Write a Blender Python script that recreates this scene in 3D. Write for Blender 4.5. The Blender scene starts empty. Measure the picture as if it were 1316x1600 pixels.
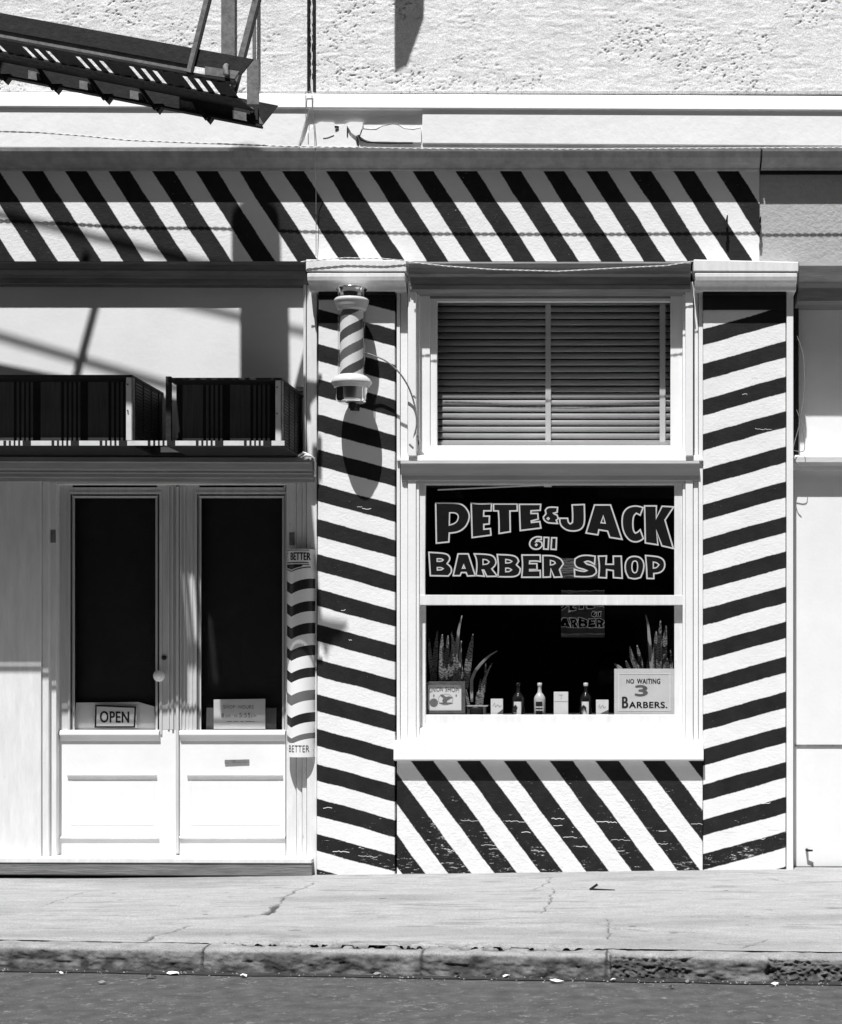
import bpy, bmesh, math, random
import numpy as np
from mathutils import Vector, Matrix
from mathutils.geometry import tessellate_polygon

random.seed(7)
RNG = np.random.RandomState(11)
sc = bpy.context.scene
COL = sc.collection
D = 9.5            # metres from the camera to the wall plane
PX = 280.0         # photo pixels per metre on the wall plane
CX, CY, CH = 985.0, 1030.0, 1.2

def S(d): return (D - d) / (D * PX)
def W(px, py, d): return Vector(((px - CX) * S(d), -d, CH + (CY - py) * S(d)))
def G(px, py, z=0.0):
    r = (CH - z) * PX * D / (py - CY)
    return Vector(((px - CX) * r / (D * PX), -(D - r), z))

# ------------------------------------------------------------------ noise
def vnoise(x, y, seed):
    x = np.asarray(x, float); y = np.asarray(y, float)
    xi = np.floor(x).astype(np.int64); yi = np.floor(y).astype(np.int64)
    fx = x - xi; fy = y - yi
    fx = fx * fx * (3 - 2 * fx); fy = fy * fy * (3 - 2 * fy)
    def h(a, b):
        n = (a * 374761393 + b * 668265263 + seed * 1442695041) & 0x7fffffff
        n = (n ^ (n >> 13)) * 1274126177 & 0x7fffffff
        n = (n ^ (n >> 16)) * 668265263 & 0x7fffffff
        return (n & 0xffff) / 65535.0
    return (h(xi, yi) * (1 - fx) + h(xi + 1, yi) * fx) * (1 - fy) + (h(xi, yi + 1) * (1 - fx) + h(xi + 1, yi + 1) * fx) * fy
def fbm(x, y, seed=0, oct=4):
    s = 0; a = .5
    for i in range(oct):
        s = s + a * vnoise(x, y, seed + i * 17); x = x * 2.03; y = y * 2.03; a *= .5
    return s

# ------------------------------------------------------------------ materials
MATS = {}
def nd(nt, t, **kw):
    n = nt.nodes.new(t)
    for k, v in kw.items(): setattr(n, k, v)
    return n
def mth(nt, op, a, b=None, clamp=False):
    n = nd(nt, 'ShaderNodeMath', operation=op); n.use_clamp = clamp
    for i, v in enumerate((a, b)):
        if v is None: continue
        if isinstance(v, (int, float)): n.inputs[i].default_value = v
        else: nt.links.new(v, n.inputs[i])
    return n.outputs[0]
def base_mat(name):
    m = bpy.data.materials.new(name); m.use_nodes = True
    nt = m.node_tree; b = nt.nodes['Principled BSDF']
    tc = nd(nt, 'ShaderNodeTexCoord')
    return m, nt, b, tc.outputs['Object']
def mapped(nt, co, scale):
    mp = nd(nt, 'ShaderNodeMapping'); mp.inputs['Scale'].default_value = scale
    nt.links.new(co, mp.inputs['Vector']); return mp.outputs[0]
def noise(nt, co, scale, detail=5, rough=.6, stretch=None):
    if stretch: co = mapped(nt, co, stretch)
    n = nd(nt, 'ShaderNodeTexNoise'); n.inputs['Scale'].default_value = scale
    n.inputs['Detail'].default_value = detail; n.inputs['Roughness'].default_value = rough
    nt.links.new(co, n.inputs['Vector']); return n.outputs['Fac']
def ramp(nt, f, lo, hi, a=0.0, b=1.0):
    n = nd(nt, 'ShaderNodeMapRange'); n.clamp = True
    nt.links.new(f, n.inputs[0])
    for i, v in zip((1, 2, 3, 4), (lo, hi, a, b)): n.inputs[i].default_value = v
    return n.outputs[0]
def mixf(nt, f, a, b):
    n = nd(nt, 'ShaderNodeMix', data_type='FLOAT')
    for i, v in zip((0, 2, 3), (f, a, b)):
        if isinstance(v, (int, float)): n.inputs[i].default_value = v
        else: nt.links.new(v, n.inputs[i])
    return n.outputs[0]
def grey(nt, b, v):
    c = nd(nt, 'ShaderNodeCombineColor')
    for i in range(3): nt.links.new(v, c.inputs[i])
    nt.links.new(c.outputs[0], b.inputs['Base Color'])
def bump(nt, b, h, strength, dist=.002):
    n = nd(nt, 'ShaderNodeBump'); n.inputs['Strength'].default_value = strength; n.inputs['Distance'].default_value = dist
    nt.links.new(h, n.inputs['Height']); nt.links.new(n.outputs[0], b.inputs['Normal'])

def paint(name, v, rough=.6, var=.06, scale=6, bs=.35, bd=.002, bscale=60, dirt=0.0, dirtv=.12, stretch=None, spec=.3, metal=0):
    if name in MATS: return MATS[name]
    m, nt, b, co = base_mat(name)
    n1 = noise(nt, co, scale, 6, .65, stretch)
    val = ramp(nt, n1, .3, .7, v * (1 - var), v * (1 + var))
    if dirt:
        n2 = noise(nt, co, scale * 2.3, 8, .75, stretch)
        val = mixf(nt, ramp(nt, n2, .72 - dirt, .80 - dirt * .8), val, v * dirtv / .12 * .35 if False else dirtv)
    grey(nt, b, val)
    b.inputs['Roughness'].default_value = rough
    b.inputs['Specular IOR Level'].default_value = spec
    b.inputs['Metallic'].default_value = metal
    if bs: bump(nt, b, noise(nt, co, bscale, 6, .65, stretch), bs, bd)
    MATS[name] = m; return m

def stripes(name, A, B, C, duty, white=.78, black=.013, wear=.0, lowwear=.0, zlow=.0, ztop=.5, bs=.5, bscale=45):
    m, nt, b, co = base_mat(name)
    sx = nd(nt, 'ShaderNodeSeparateXYZ'); nt.links.new(co, sx.inputs[0])
    X, Z = sx.outputs[0], sx.outputs[2]
    ph = mth(nt, 'ADD', mth(nt, 'ADD', mth(nt, 'MULTIPLY', X, A), mth(nt, 'MULTIPLY', Z, B)), C)
    w1 = mth(nt, 'MULTIPLY', mth(nt, 'SUBTRACT', noise(nt, co, 3.5, 3), .5), .10)
    w2 = mth(nt, 'MULTIPLY', mth(nt, 'SUBTRACT', noise(nt, co, 60, 4), .5), .035)
    ph = mth(nt, 'ADD', ph, mth(nt, 'ADD', w1, w2))
    fr = mth(nt, 'FRACT', ph)
    tri = mth(nt, 'ABSOLUTE', mth(nt, 'SUBTRACT', fr, duty / 2))          # 0 in the middle of a black band
    tri = mth(nt, 'MINIMUM', tri, mth(nt, 'SUBTRACT', 1 + duty / 2, fr))
    tri = mth(nt, 'MINIMUM', tri, mth(nt, 'ABSOLUTE', mth(nt, 'ADD', fr, 1 - duty / 2)))
    mask = ramp(nt, tri, duty / 2 - .012, duty / 2 + .012, 1.0, 0.0)
    # chipped paint : white flecks stretched along the plaster's trowel lines
    fl = noise(nt, co, 26, 8, .74, (1, 1, 5))
    zone = noise(nt, co, 2.6, 3, .6)
    low = ramp(nt, Z, zlow, ztop, lowwear, 0.0)
    th = mth(nt, 'SUBTRACT', .735 - wear, mth(nt, 'ADD', low, mth(nt, 'MULTIPLY', mth(nt, 'SUBTRACT', zone, .5), .22)))
    chip = ramp(nt, mth(nt, 'SUBTRACT', fl, th), 0.0, .02)
    bk = ramp(nt, noise(nt, co, 12, 6, .7), .3, .75, black * .8, black * 1.7)
    wh = ramp(nt, noise(nt, co, 5, 6, .7), .25, .7, white * .93, white * 1.03)
    grime = ramp(nt, noise(nt, co, 30, 8, .8, (1, 1, 2.5)), .70 , .78, 0, 1)
    wh = mixf(nt, mth(nt, 'MULTIPLY', grime, .5), wh, .2)
    val = mixf(nt, mth(nt, 'MULTIPLY', mask, mth(nt, 'SUBTRACT', 1.0, mth(nt, 'MULTIPLY', chip, .8))), wh, bk)
    grey(nt, b, val)
    b.inputs['Roughness'].default_value = .62; b.inputs['Specular IOR Level'].default_value = .16
    h = mth(nt, 'ADD', noise(nt, co, bscale, 7, .7, (1, 1, 1.6)), mth(nt, 'MULTIPLY', noise(nt, co, 9, 4), 1.5))
    bump(nt, b, h, bs, .004)
    return m
def stripe_v(name, d, x0, y0, dxdy, period, duty, **k):      # bands leaning like \ , counted along x
    s = 1 / S(d)
    return stripes(name, s / period, dxdy * s / period, (CX - dxdy * (CY - y0 + CH * s) - x0) / period, duty, **k)
def stripe_h(name, d, x0, y0, dydx, period, duty, **k):      # flat bands, counted along y
    s = 1 / S(d)
    return stripes(name, -dydx * s / period, -s / period, (CY + CH * s - y0 - dydx * (CX - x0)) / period, duty, **k)

white = paint('white_paint', .78, .5, .04, 5, .35, .002, 40, dirt=.03, dirtv=.3)
white_old = paint('weathered_white_paint', .70, .6, .10, 9, .6, .003, 30, dirt=.07, dirtv=.18, stretch=(3, 3, .5))
wood_shaded = paint('worn_shaded_door_paint', .52, .6, .12, 10, .6, .002, 34, dirt=.09, dirtv=.2, stretch=(4, 4, .35))  # worn white door paint, greyed further for the shade under the boxes
trim = paint('trim_paint', .60, .5, .12, 8, .5, .002, 30, dirt=.05, dirtv=.2, stretch=(.5, 3, 3))
plaster = paint('white_plaster', .80, .8, .05, 4, .5, .004, 25, dirt=.02, dirtv=.4)
stucco = paint('rough_stucco', .70, .9, .12, 14, .9, .004, 55, dirt=.10, dirtv=.22)
stucco_grey = paint('grey_stucco', .40, .85, .10, 20, .9, .006, 45, dirt=.03, dirtv=.2)
black = paint('black_paint', .015, .5, .3, 10, .4, .002, 50)
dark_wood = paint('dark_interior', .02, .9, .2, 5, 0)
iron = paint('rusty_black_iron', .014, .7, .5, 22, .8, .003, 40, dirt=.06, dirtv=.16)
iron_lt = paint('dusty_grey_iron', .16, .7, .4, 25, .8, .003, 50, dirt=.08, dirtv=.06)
chrome = paint('chrome', .75, .12, .05, 4, .1, .001, 5, metal=1)
enamel = paint('white_enamel', .52, .22, .04, 6, .05, .001, 10, spec=.5)
tin_white = paint('tin_sign_white', .78, .25, .03, 8, .15, .002, 12, dirt=.01, dirtv=.2, spec=.5)
tin_black = paint('tin_sign_black', .02, .25, .2, 8, .1, .001, 12, spec=.5)
tin_grey = paint('tin_sign_red_band', .14, .25, .1, 8, .1, .001, 12, spec=.5)
paper = paint('white_card', .74, .8, .04, 12, .1, .001, 20)
paper_gr = paint('grey_card', .64, .8, .06, 12, .1, .001, 20)
ink = paint('black_ink', .02, .7, .1, 12, 0)
ink_g = paint('grey_ink', .12, .7, .25, 40, 0)
letter_fill = paint('letter_fill', .006, .8, .15, 30, 0, spec=.1)
letter_line = paint('letter_outline', .72, .5, .06, 60, 0)
slat_m = paint('blind_slats', .54, .45, .06, 10, .1, .001, 10)
tape_m = paint('blind_tape', .62, .8, .05, 10, .1, .001, 60)
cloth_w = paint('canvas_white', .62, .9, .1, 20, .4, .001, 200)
cloth_shaded = paint('canvas_white_shaded', .10, .9, .3, 20, .4, .001, 200, stretch=(4, 1, .2))  # white stripes of the box fronts, with the roof's shade in the colour
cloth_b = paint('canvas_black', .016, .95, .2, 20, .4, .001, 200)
metal_w = paint('galvanised_metal', .60, .4, .1, 14, .2, .001, 20, dirt=.02, dirtv=.2)
plank = paint('bare_wood', .17, .7, .35, 16, .9, .004, 26, dirt=.1, dirtv=.1, stretch=(.35, 2, 5))
glassy = paint('dark_bottle_glass', .012, .06, .1, 5, 0, spec=.6)
asphalt = paint('street_asphalt', .085, .95, .30, 11, 1, .012, 90, dirt=.16, dirtv=.22, spec=.1)
brick_sky_block = paint('sky_blocking_dark_brick', .07, .9, .3, 3, .5, .01, 8)
cable_m = paint('armoured_cable', .20, .5, .2, 60, .5, .001, 200, metal=0)
wire_w = paint('white_wire', .62, .6, .1, 30, 0)
clay = paint('clay_pot', .12, .8, .2, 20, .3)

def translucent(m, f, v):
    nt = m.node_tree; out = [n for n in nt.nodes if n.type == 'OUTPUT_MATERIAL'][0]; b = nt.nodes['Principled BSDF']
    t = nd(nt, 'ShaderNodeBsdfTranslucent'); t.inputs[0].default_value = (v, v, v, 1); mx = nd(nt, 'ShaderNodeMixShader'); mx.inputs[0].default_value = f
    nt.links.new(b.outputs[0], mx.inputs[1]); nt.links.new(t.outputs[0], mx.inputs[2]); nt.links.new(mx.outputs[0], out.inputs[0])
translucent(letter_line, .35, .8); translucent(slat_m, .35, .9)
def leaf_mat():
    m, nt, b, co = base_mat('banded_leaf')
    n = noise(nt, co, 14, 3)
    sx = nd(nt, 'ShaderNodeSeparateXYZ'); nt.links.new(co, sx.inputs[0])
    z = mth(nt, 'ADD', mth(nt, 'MULTIPLY', sx.outputs[2], 62), mth(nt, 'MULTIPLY', n, 7.0))
    s = mth(nt, 'SINE', mth(nt, 'MULTIPLY', z, 6.283))
    v = ramp(nt, s, -.5, .8, .25, .05)
    grey(nt, b, v); b.inputs['Roughness'].default_value = .35
    return m
leaf_m = leaf_mat()
leaf_edge = paint('pale_leaf', .35, .4, .1, 20, 0)

def glass_mat(name, gloss=.05, rough=0.0):
    m = bpy.data.materials.new(name); m.use_nodes = True; nt = m.node_tree
    nt.nodes.clear()
    out = nd(nt, 'ShaderNodeOutputMaterial'); mx = nd(nt, 'ShaderNodeMixShader')
    tr = nd(nt, 'ShaderNodeBsdfTransparent'); gl = nd(nt, 'ShaderNodeBsdfGlossy'); lw = nd(nt, 'ShaderNodeLayerWeight')
    tr.inputs[0].default_value = (.96, .96, .96, 1); gl.inputs['Roughness'].default_value = rough; lw.inputs[0].default_value = .5
    fr = mth(nt, 'ADD', mth(nt, 'MULTIPLY', mth(nt, 'POWER', lw.outputs['Facing'], 5.0), .95), gloss * .5)
    nt.links.new(fr, mx.inputs[0]); nt.links.new(tr.outputs[0], mx.inputs[1]); nt.links.new(gl.outputs[0], mx.inputs[2])
    nt.links.new(mx.outputs[0], out.inputs[0]); return m
glass = glass_mat('window_glass')
tube_glass = glass_mat('tube_glass')
def mirror_mat():
    m, nt, b, co = base_mat('old_mirror')
    b.inputs['Base Color'].default_value = (.85, .85, .85, 1); b.inputs['Metallic'].default_value = 1; b.inputs['Roughness'].default_value = .01
    bump(nt, b, noise(nt, co, 5, 2), .02, .01); return m
mirror_m = mirror_mat()

# ------------------------------------------------------------------ mesh helpers
class MB:
    def __init__(s): s.v = []; s.f = []; s.m = []; s.smooth = []
    def add(s, vs, fs, mi=0, sm=False):
        o = len(s.v); s.v += [tuple(v) for v in vs]
        for f in fs: s.f.append([i + o for i in f]); s.m.append(mi); s.smooth.append(sm)
    def hexa(s, f4, b4, mi=0):        # front tl,tr,br,bl ; back tl,tr,br,bl
        s.add(list(f4) + list(b4), [(0, 3, 2, 1), (4, 5, 6, 7), (0, 1, 5, 4), (3, 7, 6, 2), (0, 4, 7, 3), (1, 2, 6, 5)], mi)
    def box(s, x0, x1, y0, y1, df, db, mi=0, y0r=None, y1r=None, x0b=None, x1b=None):
        """front rectangle given in photo pixels at its own distance df, walls run straight back to db"""
        y0r = y0 if y0r is None else y0r; y1r = y1 if y1r is None else y1r
        x0b = x0 if x0b is None else x0b; x1b = x1 if x1b is None else x1b
        f = [W(x0, y0, df), W(x1, y0r, df), W(x1b, y1r, df), W(x0b, y1, df)]
        s.hexa(f, [Vector((p.x, -db, p.z)) for p in f], mi)
    def wbox(s, a, b, mi=0):          # world corners
        x0, y0, z0 = a; x1, y1, z1 = b
        f = [Vector((x0, y0, z1)), Vector((x1, y0, z1)), Vector((x1, y0, z0)), Vector((x0, y0, z0))]
        s.hexa(f, [Vector((p.x, y1, p.z)) for p in f], mi)
    def prof(s, x0, x1, pts, back, mi=0, slope=0.0, ex0=None, ex1=None):
        """moulding: profile (y px, d) from top to bottom swept from x0 to x1 ; slope = px drop per px"""
        n = len(pts); A = []; B = []
        for y, d in pts:
            A.append(W(x0, y, 0.0) + Vector((0, 0, 0))); B.append(W(x1, y, 0.0))
        A = [W(x0, y, d) for y, d in pts]; B = [W(x1, y, d) for y, d in pts]
        X0 = W(x0, 0, pts[0][1]).x; X1 = W(x1, 0, pts[0][1]).x
        for a in A: a.x = X0
        for b in B: b.x = X1; b.z -= slope * (X1 - X0)
        at, ab = Vector((X0, -back, A[0].z)), Vector((X0, -back, A[-1].z))
        bt, bb = Vector((X1, -back, B[0].z)), Vector((X1, -back, B[-1].z))
        vs = A + [ab, at] + B + [bb, bt]; k = n + 2
        fs = [(i, (i + 1) % k, k + (i + 1) % k, k + i) for i in range(k)]
        fs = [tuple(reversed(f)) for f in fs]
        s.add(vs, fs + [tuple(range(k))[::1], tuple(range(2 * k - 1, k - 1, -1))], mi)
    def tube(s, pts, r, n=8, mi=0, cap=True):
        pts = [Vector(p) for p in pts]; rs = r if isinstance(r, (list, tuple)) else [r] * len(pts)
        rings = []; up = Vector((0.13, 0.31, .94))
        for i, p in enumerate(pts):
            t = (pts[min(i + 1, len(pts) - 1)] - pts[max(i - 1, 0)]).normalized()
            a = t.cross(up)
            if a.length < 1e-4: a = t.cross(Vector((1, 0, 0)))
            a.normalize(); b = t.cross(a)
            rings.append([p + (a * math.cos(2 * math.pi * k / n) + b * math.sin(2 * math.pi * k / n)) * rs[i] for k in range(n)])
        vs = [v for rg in rings for v in rg]
        fs = [(i * n + k, i * n + (k + 1) % n, (i + 1) * n + (k + 1) % n, (i + 1) * n + k) for i in range(len(pts) - 1) for k in range(n)]
        s.add(vs, fs, mi, True)
        if cap: s.add(rings[0], [tuple(range(n))], mi); s.add(rings[-1], [tuple(range(n))[::-1]], mi)
    def bar(s, p, q, w, t, mi=0, nrm=Vector((0, -1, 0))):
        p = Vector(p); q = Vector(q); a = (q - p).normalized(); u = a.cross(nrm).normalized(); v = u.cross(a).normalized()
        c = []
        for e in (p, q):
            c += [e + u * w / 2 + v * t / 2, e - u * w / 2 + v * t / 2, e - u * w / 2 - v * t / 2, e + u * w / 2 - v * t / 2]
        s.add(c, [(0, 1, 2, 3), (7, 6, 5, 4), (0, 4, 5, 1), (1, 5, 6, 2), (2, 6, 7, 3), (3, 7, 4, 0)], mi)
    def lathe(s, cx, cy, prof, n=32, mi=0, cap=True):
        vs = []; 
        for r, z in prof:
            for k in range(n):
                a = 2 * math.pi * k / n; vs.append((cx + r * math.cos(a), cy + r * math.sin(a), z))
        fs = [(i * n + k, i * n + (k + 1) % n, (i + 1) * n + (k + 1) % n, (i + 1) * n + k) for i in range(len(prof) - 1) for k in range(n)]
        s.add(vs, fs, mi, True)
        if cap:
            s.add(vs[:n], [tuple(range(n))[::-1]], mi); s.add(vs[-n:], [tuple(range(n))], mi)
    def build(s, name, mats, parent=None, bevel=0, fix=True):
        me = bpy.data.meshes.new(name); me.from_pydata(s.v, [], s.f)
        if not isinstance(mats, (list, tuple)): mats = [mats]
        for m in mats: me.materials.append(m)
        me.polygons.foreach_set('material_index', s.m)
        me.polygons.foreach_set('use_smooth', s.smooth)
        if fix:
            bm = bmesh.new(); bm.from_mesh(me); bmesh.ops.recalc_face_normals(bm, faces=bm.faces); bm.to_mesh(me); bm.free()
        me.update()
        o = bpy.data.objects.new(name, me); COL.objects.link(o)
        if parent: attach(o, parent)
        if bevel:
            b = o.modifiers.new('bevel', 'BEVEL'); b.width = bevel; b.segments = 2; b.limit_method = 'ANGLE'; b.harden_normals = False
        return o
def world_origin(p):
    v = Vector((0, 0, 0))
    while p: v += p.location; p = p.parent
    return v
def attach(o, parent):
    o.parent = parent; o.location = -world_origin(parent) if world_origin(parent).length else Vector((0, 0, 0))
def thing(name, label, cat, loc=(0, 0, 0), group=None):
    o = bpy.data.objects.new(name, None); COL.objects.link(o); o.location = loc
    o['label'] = label; o['category'] = cat; o.empty_display_size = .1
    if group: o['group'] = group
    return o
def tag(o, label, cat, group=None):
    o['label'] = label; o['category'] = cat
    if group: o['group'] = group
    return o
def struct(o): o['kind'] = 'structure'; return o

def flat(mb, pts, holes, f, th, mi=0):
    """polygon (photo px) -> a thin plate; f maps px to world, th = thickness vector"""
    loops = [[f(*p) for p in pts]] + [[f(*p) for p in h] for h in holes]
    tri = tessellate_polygon(loops); vs = [v for l in loops for v in l]
    mb.add(vs, [tuple(t) for t in tri], mi)
def ribbon(mb, pts, w, f, mi=0, closed=True):
    n = len(pts); P = [Vector((p[0], p[1])) for p in pts]
    L = []; R = []
    for i in range(n):
        a = P[i - 1] if (closed or i) else P[i]; b = P[i]; c = P[(i + 1) % n] if (closed or i < n - 1) else P[i]
        t1 = (b - a); t2 = (c - b)
        if t1.length < 1e-6: t1 = t2
        if t2.length < 1e-6: t2 = t1
        t1.normalize(); t2.normalize()
        n1 = Vector((-t1.y, t1.x)); n2 = Vector((-t2.y, t2.x)); m = n1 + n2
        if m.length < .2: m = n1.copy()
        m.normalize(); k = 1 / max(.45, m.dot(n1))
        L.append(b + m * w / 2 * k); R.append(b - m * w / 2 * k)
    vs = [f(p.x, p.y) for p in L] + [f(p.x, p.y) for p in R]
    e = n if closed else n - 1
    mb.add(vs, [(i, (i + 1) % n, n + (i + 1) % n, n + i) for i in range(e)], mi)
def chaikin(pts, ang=48):
    for _ in range(2):
        out = []; n = len(pts)
        for i in range(n):
            a, b, c = Vector(pts[i - 1]), Vector(pts[i]), Vector(pts[(i + 1) % n])
            u = b - a; v = c - b
            if u.length and v.length and u.angle(v) < math.radians(ang) and u.angle(v) > .04:
                out += [tuple(b - u * .25), tuple(b + v * .25)]
            else: out.append(tuple(b))
        pts = out
    return pts
def text(name, s, mat, x0, x1, y0, y1, d, parent, bold=.0, tilt=0, mb=None, f=None):
    """lettering fitted to a photo-px box, as a thin flat mesh"""
    cu = bpy.data.curves.new('t', 'FONT'); cu.body = s; cu.offset = min(bold, 0); cu.space_character = 1.08
    ob = bpy.data.objects.new('t', cu); COL.objects.link(ob)
    dg = bpy.context.evaluated_depsgraph_get(); me = bpy.data.meshes.new_from_object(ob.evaluated_get(dg))
    vs = [v.co.copy() for v in me.vertices]; fs = [tuple(p.vertices) for p in me.polygons]
    bpy.data.objects.remove(ob); bpy.data.curves.remove(cu); bpy.data.meshes.remove(me)
    xs = [v.x for v in vs]; ys = [v.y for v in vs]; a, b, c, e = min(xs), max(xs), min(ys), max(ys)
    f = f or (lambda X, Y: W(X, Y, d))
    out = [f(x0 + (v.x - a) / (b - a) * (x1 - x0), y1 - (v.y - c) / (e - c) * (y1 - y0) + tilt * (v.x - a) / (b - a)) for v in vs]
    m = mb or MB()
    if bold > 0:
        e_ = bold * .9 * (y1 - y0)
        for dx, dy in ((-e_, 0), (e_, 0), (0, -e_ * .6), (0, e_ * .6)):
            m.add([f(x0 + e_ + (v.x - a) / (b - a) * (x1 - x0 - 2 * e_) + dx, y1 - e_ * .6 - (v.y - c) / (e - c) * (y1 - y0 - 1.2 * e_) + dy + tilt * (v.x - a) / (b - a)) + Vector((0, -.00004 * (1 + len(m.f) % 7), 0)) for v in vs], fs)
    else: m.add(out, fs)
    if mb is None: return m.build(name, mat, parent, fix=False)

# ================================================================== CAMERA, LIGHT
cam = bpy.data.cameras.new('camera'); co_ = bpy.data.objects.new('camera', cam); COL.objects.link(co_); sc.camera = co_
co_.location = (0, -D, CH); co_.rotation_euler = (math.pi / 2, 0, 0)
cam.sensor_fit = 'HORIZONTAL'; cam.sensor_width = 36; cam.lens = 36 * PX * D / 1316
cam.shift_x = (658 - CX) / 1316; cam.shift_y = (CY - 800) / 1316; cam.clip_start = .1; cam.clip_end = 400

ray = Vector((.23, 1, -2.35)).normalized()
sun = bpy.data.lights.new('sun', 'SUN'); so = bpy.data.objects.new('sun', sun); COL.objects.link(so)
so.rotation_euler = ray.to_track_quat('-Z', 'Y').to_euler(); so.location = (-2, -6, 12)
sun.energy = 5.0; sun.angle = math.radians(.53); sun.color = (1, 1, 1)
wd = bpy.data.worlds.new('World'); sc.world = wd; wd.use_nodes = True; nt = wd.node_tree
sky = nd(nt, 'ShaderNodeTexSky', sky_type='NISHITA'); sky.sun_disc = False
sky.sun_elevation = math.asin(-ray.z); sky.sun_rotation = math.atan2(-ray.x, -ray.y)
bw = nd(nt, 'ShaderNodeRGBToBW'); nt.links.new(sky.outputs[0], bw.inputs[0])
bg = nt.nodes['Background']; nt.links.new(bw.outputs[0], bg.inputs[0]); bg.inputs[1].default_value = .05
sc.view_settings.view_transform = 'Standard'; sc.view_settings.look = 'None'; sc.view_settings.exposure = .57; sc.view_settings.gamma = 1

# ================================================================== GROUND
m = MB(); m.add([(-40, -60, -.1), (40, -60, -.1), (40, 3, -.1), (-40, 3, -.1)], [(0, 1, 2, 3)])
struct(m.build('street', asphalt))

def kerb_d(x):
    xl, xr = G(62, 1478).x, G(1258, 1498).x
    return np.interp(x, [xl - 3, xl, xr, xr + 3], [2.375 - .28, 2.375, 2.66, 2.95])
def seg_dist(X, Y, pl):
    best = np.full(X.shape, 9.0)
    for (ax, ay), (bx, by) in zip(pl[:-1], pl[1:]):
        L = (bx - ax) ** 2 + (by - ay) ** 2 + 1e-12
        t = np.clip(((X - ax) * (bx - ax) + (Y - ay) * (by - ay)) / L, 0, 1)
        best = np.minimum(best, np.hypot(X - ax - t * (bx - ax), Y - ay - t * (by - ay)))
    return best
cracks_px = [
    ([(492, 1378), (462, 1392), (437, 1408), (424, 1424), (408, 1429), (385, 1432)], .010), ([(430, 1414), (424, 1424), (412, 1429)], .03),
    ([(298, 1445), (270, 1455), (240, 1462), (225, 1470)], .014), ([(866, 1392), (850, 1428)], .007), ([(858, 1372), (855, 1383), (835, 1393), (700, 1396)], .006),
    ([(840, 1428), (900, 1429)], .014), ([(960, 1431), (1120, 1437)], .008), ([(62, 1415), (140, 1388)], .006), ([(950, 1437), (952, 1470)], .007),
    ([(1180, 1374), (1225, 1384)], .008), ([(62, 1421), (104, 1422)], .012), ([(180, 1428), (215, 1430)], .010), ([(1200, 1470), (1160, 1482)], .01),
    ([(-60, 1374), (200, 1374), (380, 1376), (500, 1377), (560, 1377)], .007), ([(855, 1381), (1100, 1380)], .004),
    ([(60, 1466), (160, 1468), (250, 1466)], .010), ([(500, 1410), (560, 1408)], .004), ([(1130, 1475), (1180, 1478)], .02), ([(960, 1452), (1010, 1455)], .02), ([(1040, 1456), (1090, 1459)], .012)]
cracks = []
for pl, w in cracks_px:
    P = [G(a, b) for a, b in pl]; cracks.append(([(p.x, p.y) for p in P], w * .6))
nx, ny = 1150, 250
xs = np.linspace(-5.2, 3.0, nx); tt = np.linspace(0, 1, ny)
X, T = np.meshgrid(xs, tt)
front = kerb_d(X) - .14
Yw = -T * front + (1 - T) * .06
Z = np.zeros_like(X)
dirt = np.zeros_like(X)
Z += .006 * (fbm(X * 1.3, Yw * 2, 3) - .5) + .0025 * (fbm(X * 14, Yw * 40, 9) - .5)
wob = .05 * (fbm(X * 12, Yw * 12, 21) - .5); wob2 = .05 * (fbm(X * 12, Yw * 12, 31) - .5)
for pl, w in cracks:
    dd = seg_dist(X + wob, Yw + wob2, pl)
    ww = w * (.5 + 1.1 * fbm(X * 6, Yw * 6, 41))
    k = np.clip((1.15 - dd / ww) * 2.2, 0, 1); Z -= .010 * k; dirt = np.maximum(dirt, k * .9)
rs = np.random.RandomState(5)
for i in range(90):       # old gum and oil spots, small chips
    gx_, gy_, gr_ = rs.uniform(-4.5, 2.6), -rs.uniform(.05, 2.3), rs.uniform(.006, .022) * (2.2 if i % 9 == 0 else 1)
    q_ = np.clip((1.1 - np.hypot((X - gx_) * rs.uniform(.5, 1), Yw - gy_) / gr_) * 3, 0, 1); dirt = np.maximum(dirt, q_ * rs.uniform(.25, .75))
# crumbling strip behind the kerb
e = front + Yw
cr = fbm(X * 9, Yw * 24, 51, 5)
zone = np.clip((X - G(290, 1470).x) / .5, 0, 1) * np.clip((G(1010, 1480).x - X) / .6, 0, 1)
k = zone * np.clip(1 - e / (.10 + .16 * (cr - .3)), 0, 1) * np.clip((fbm(X * 34, Yw * 60, 61, 4) - .40) * 9, 0, 1)
Z -= .02 * k; dirt = np.maximum(dirt, k)
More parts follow.
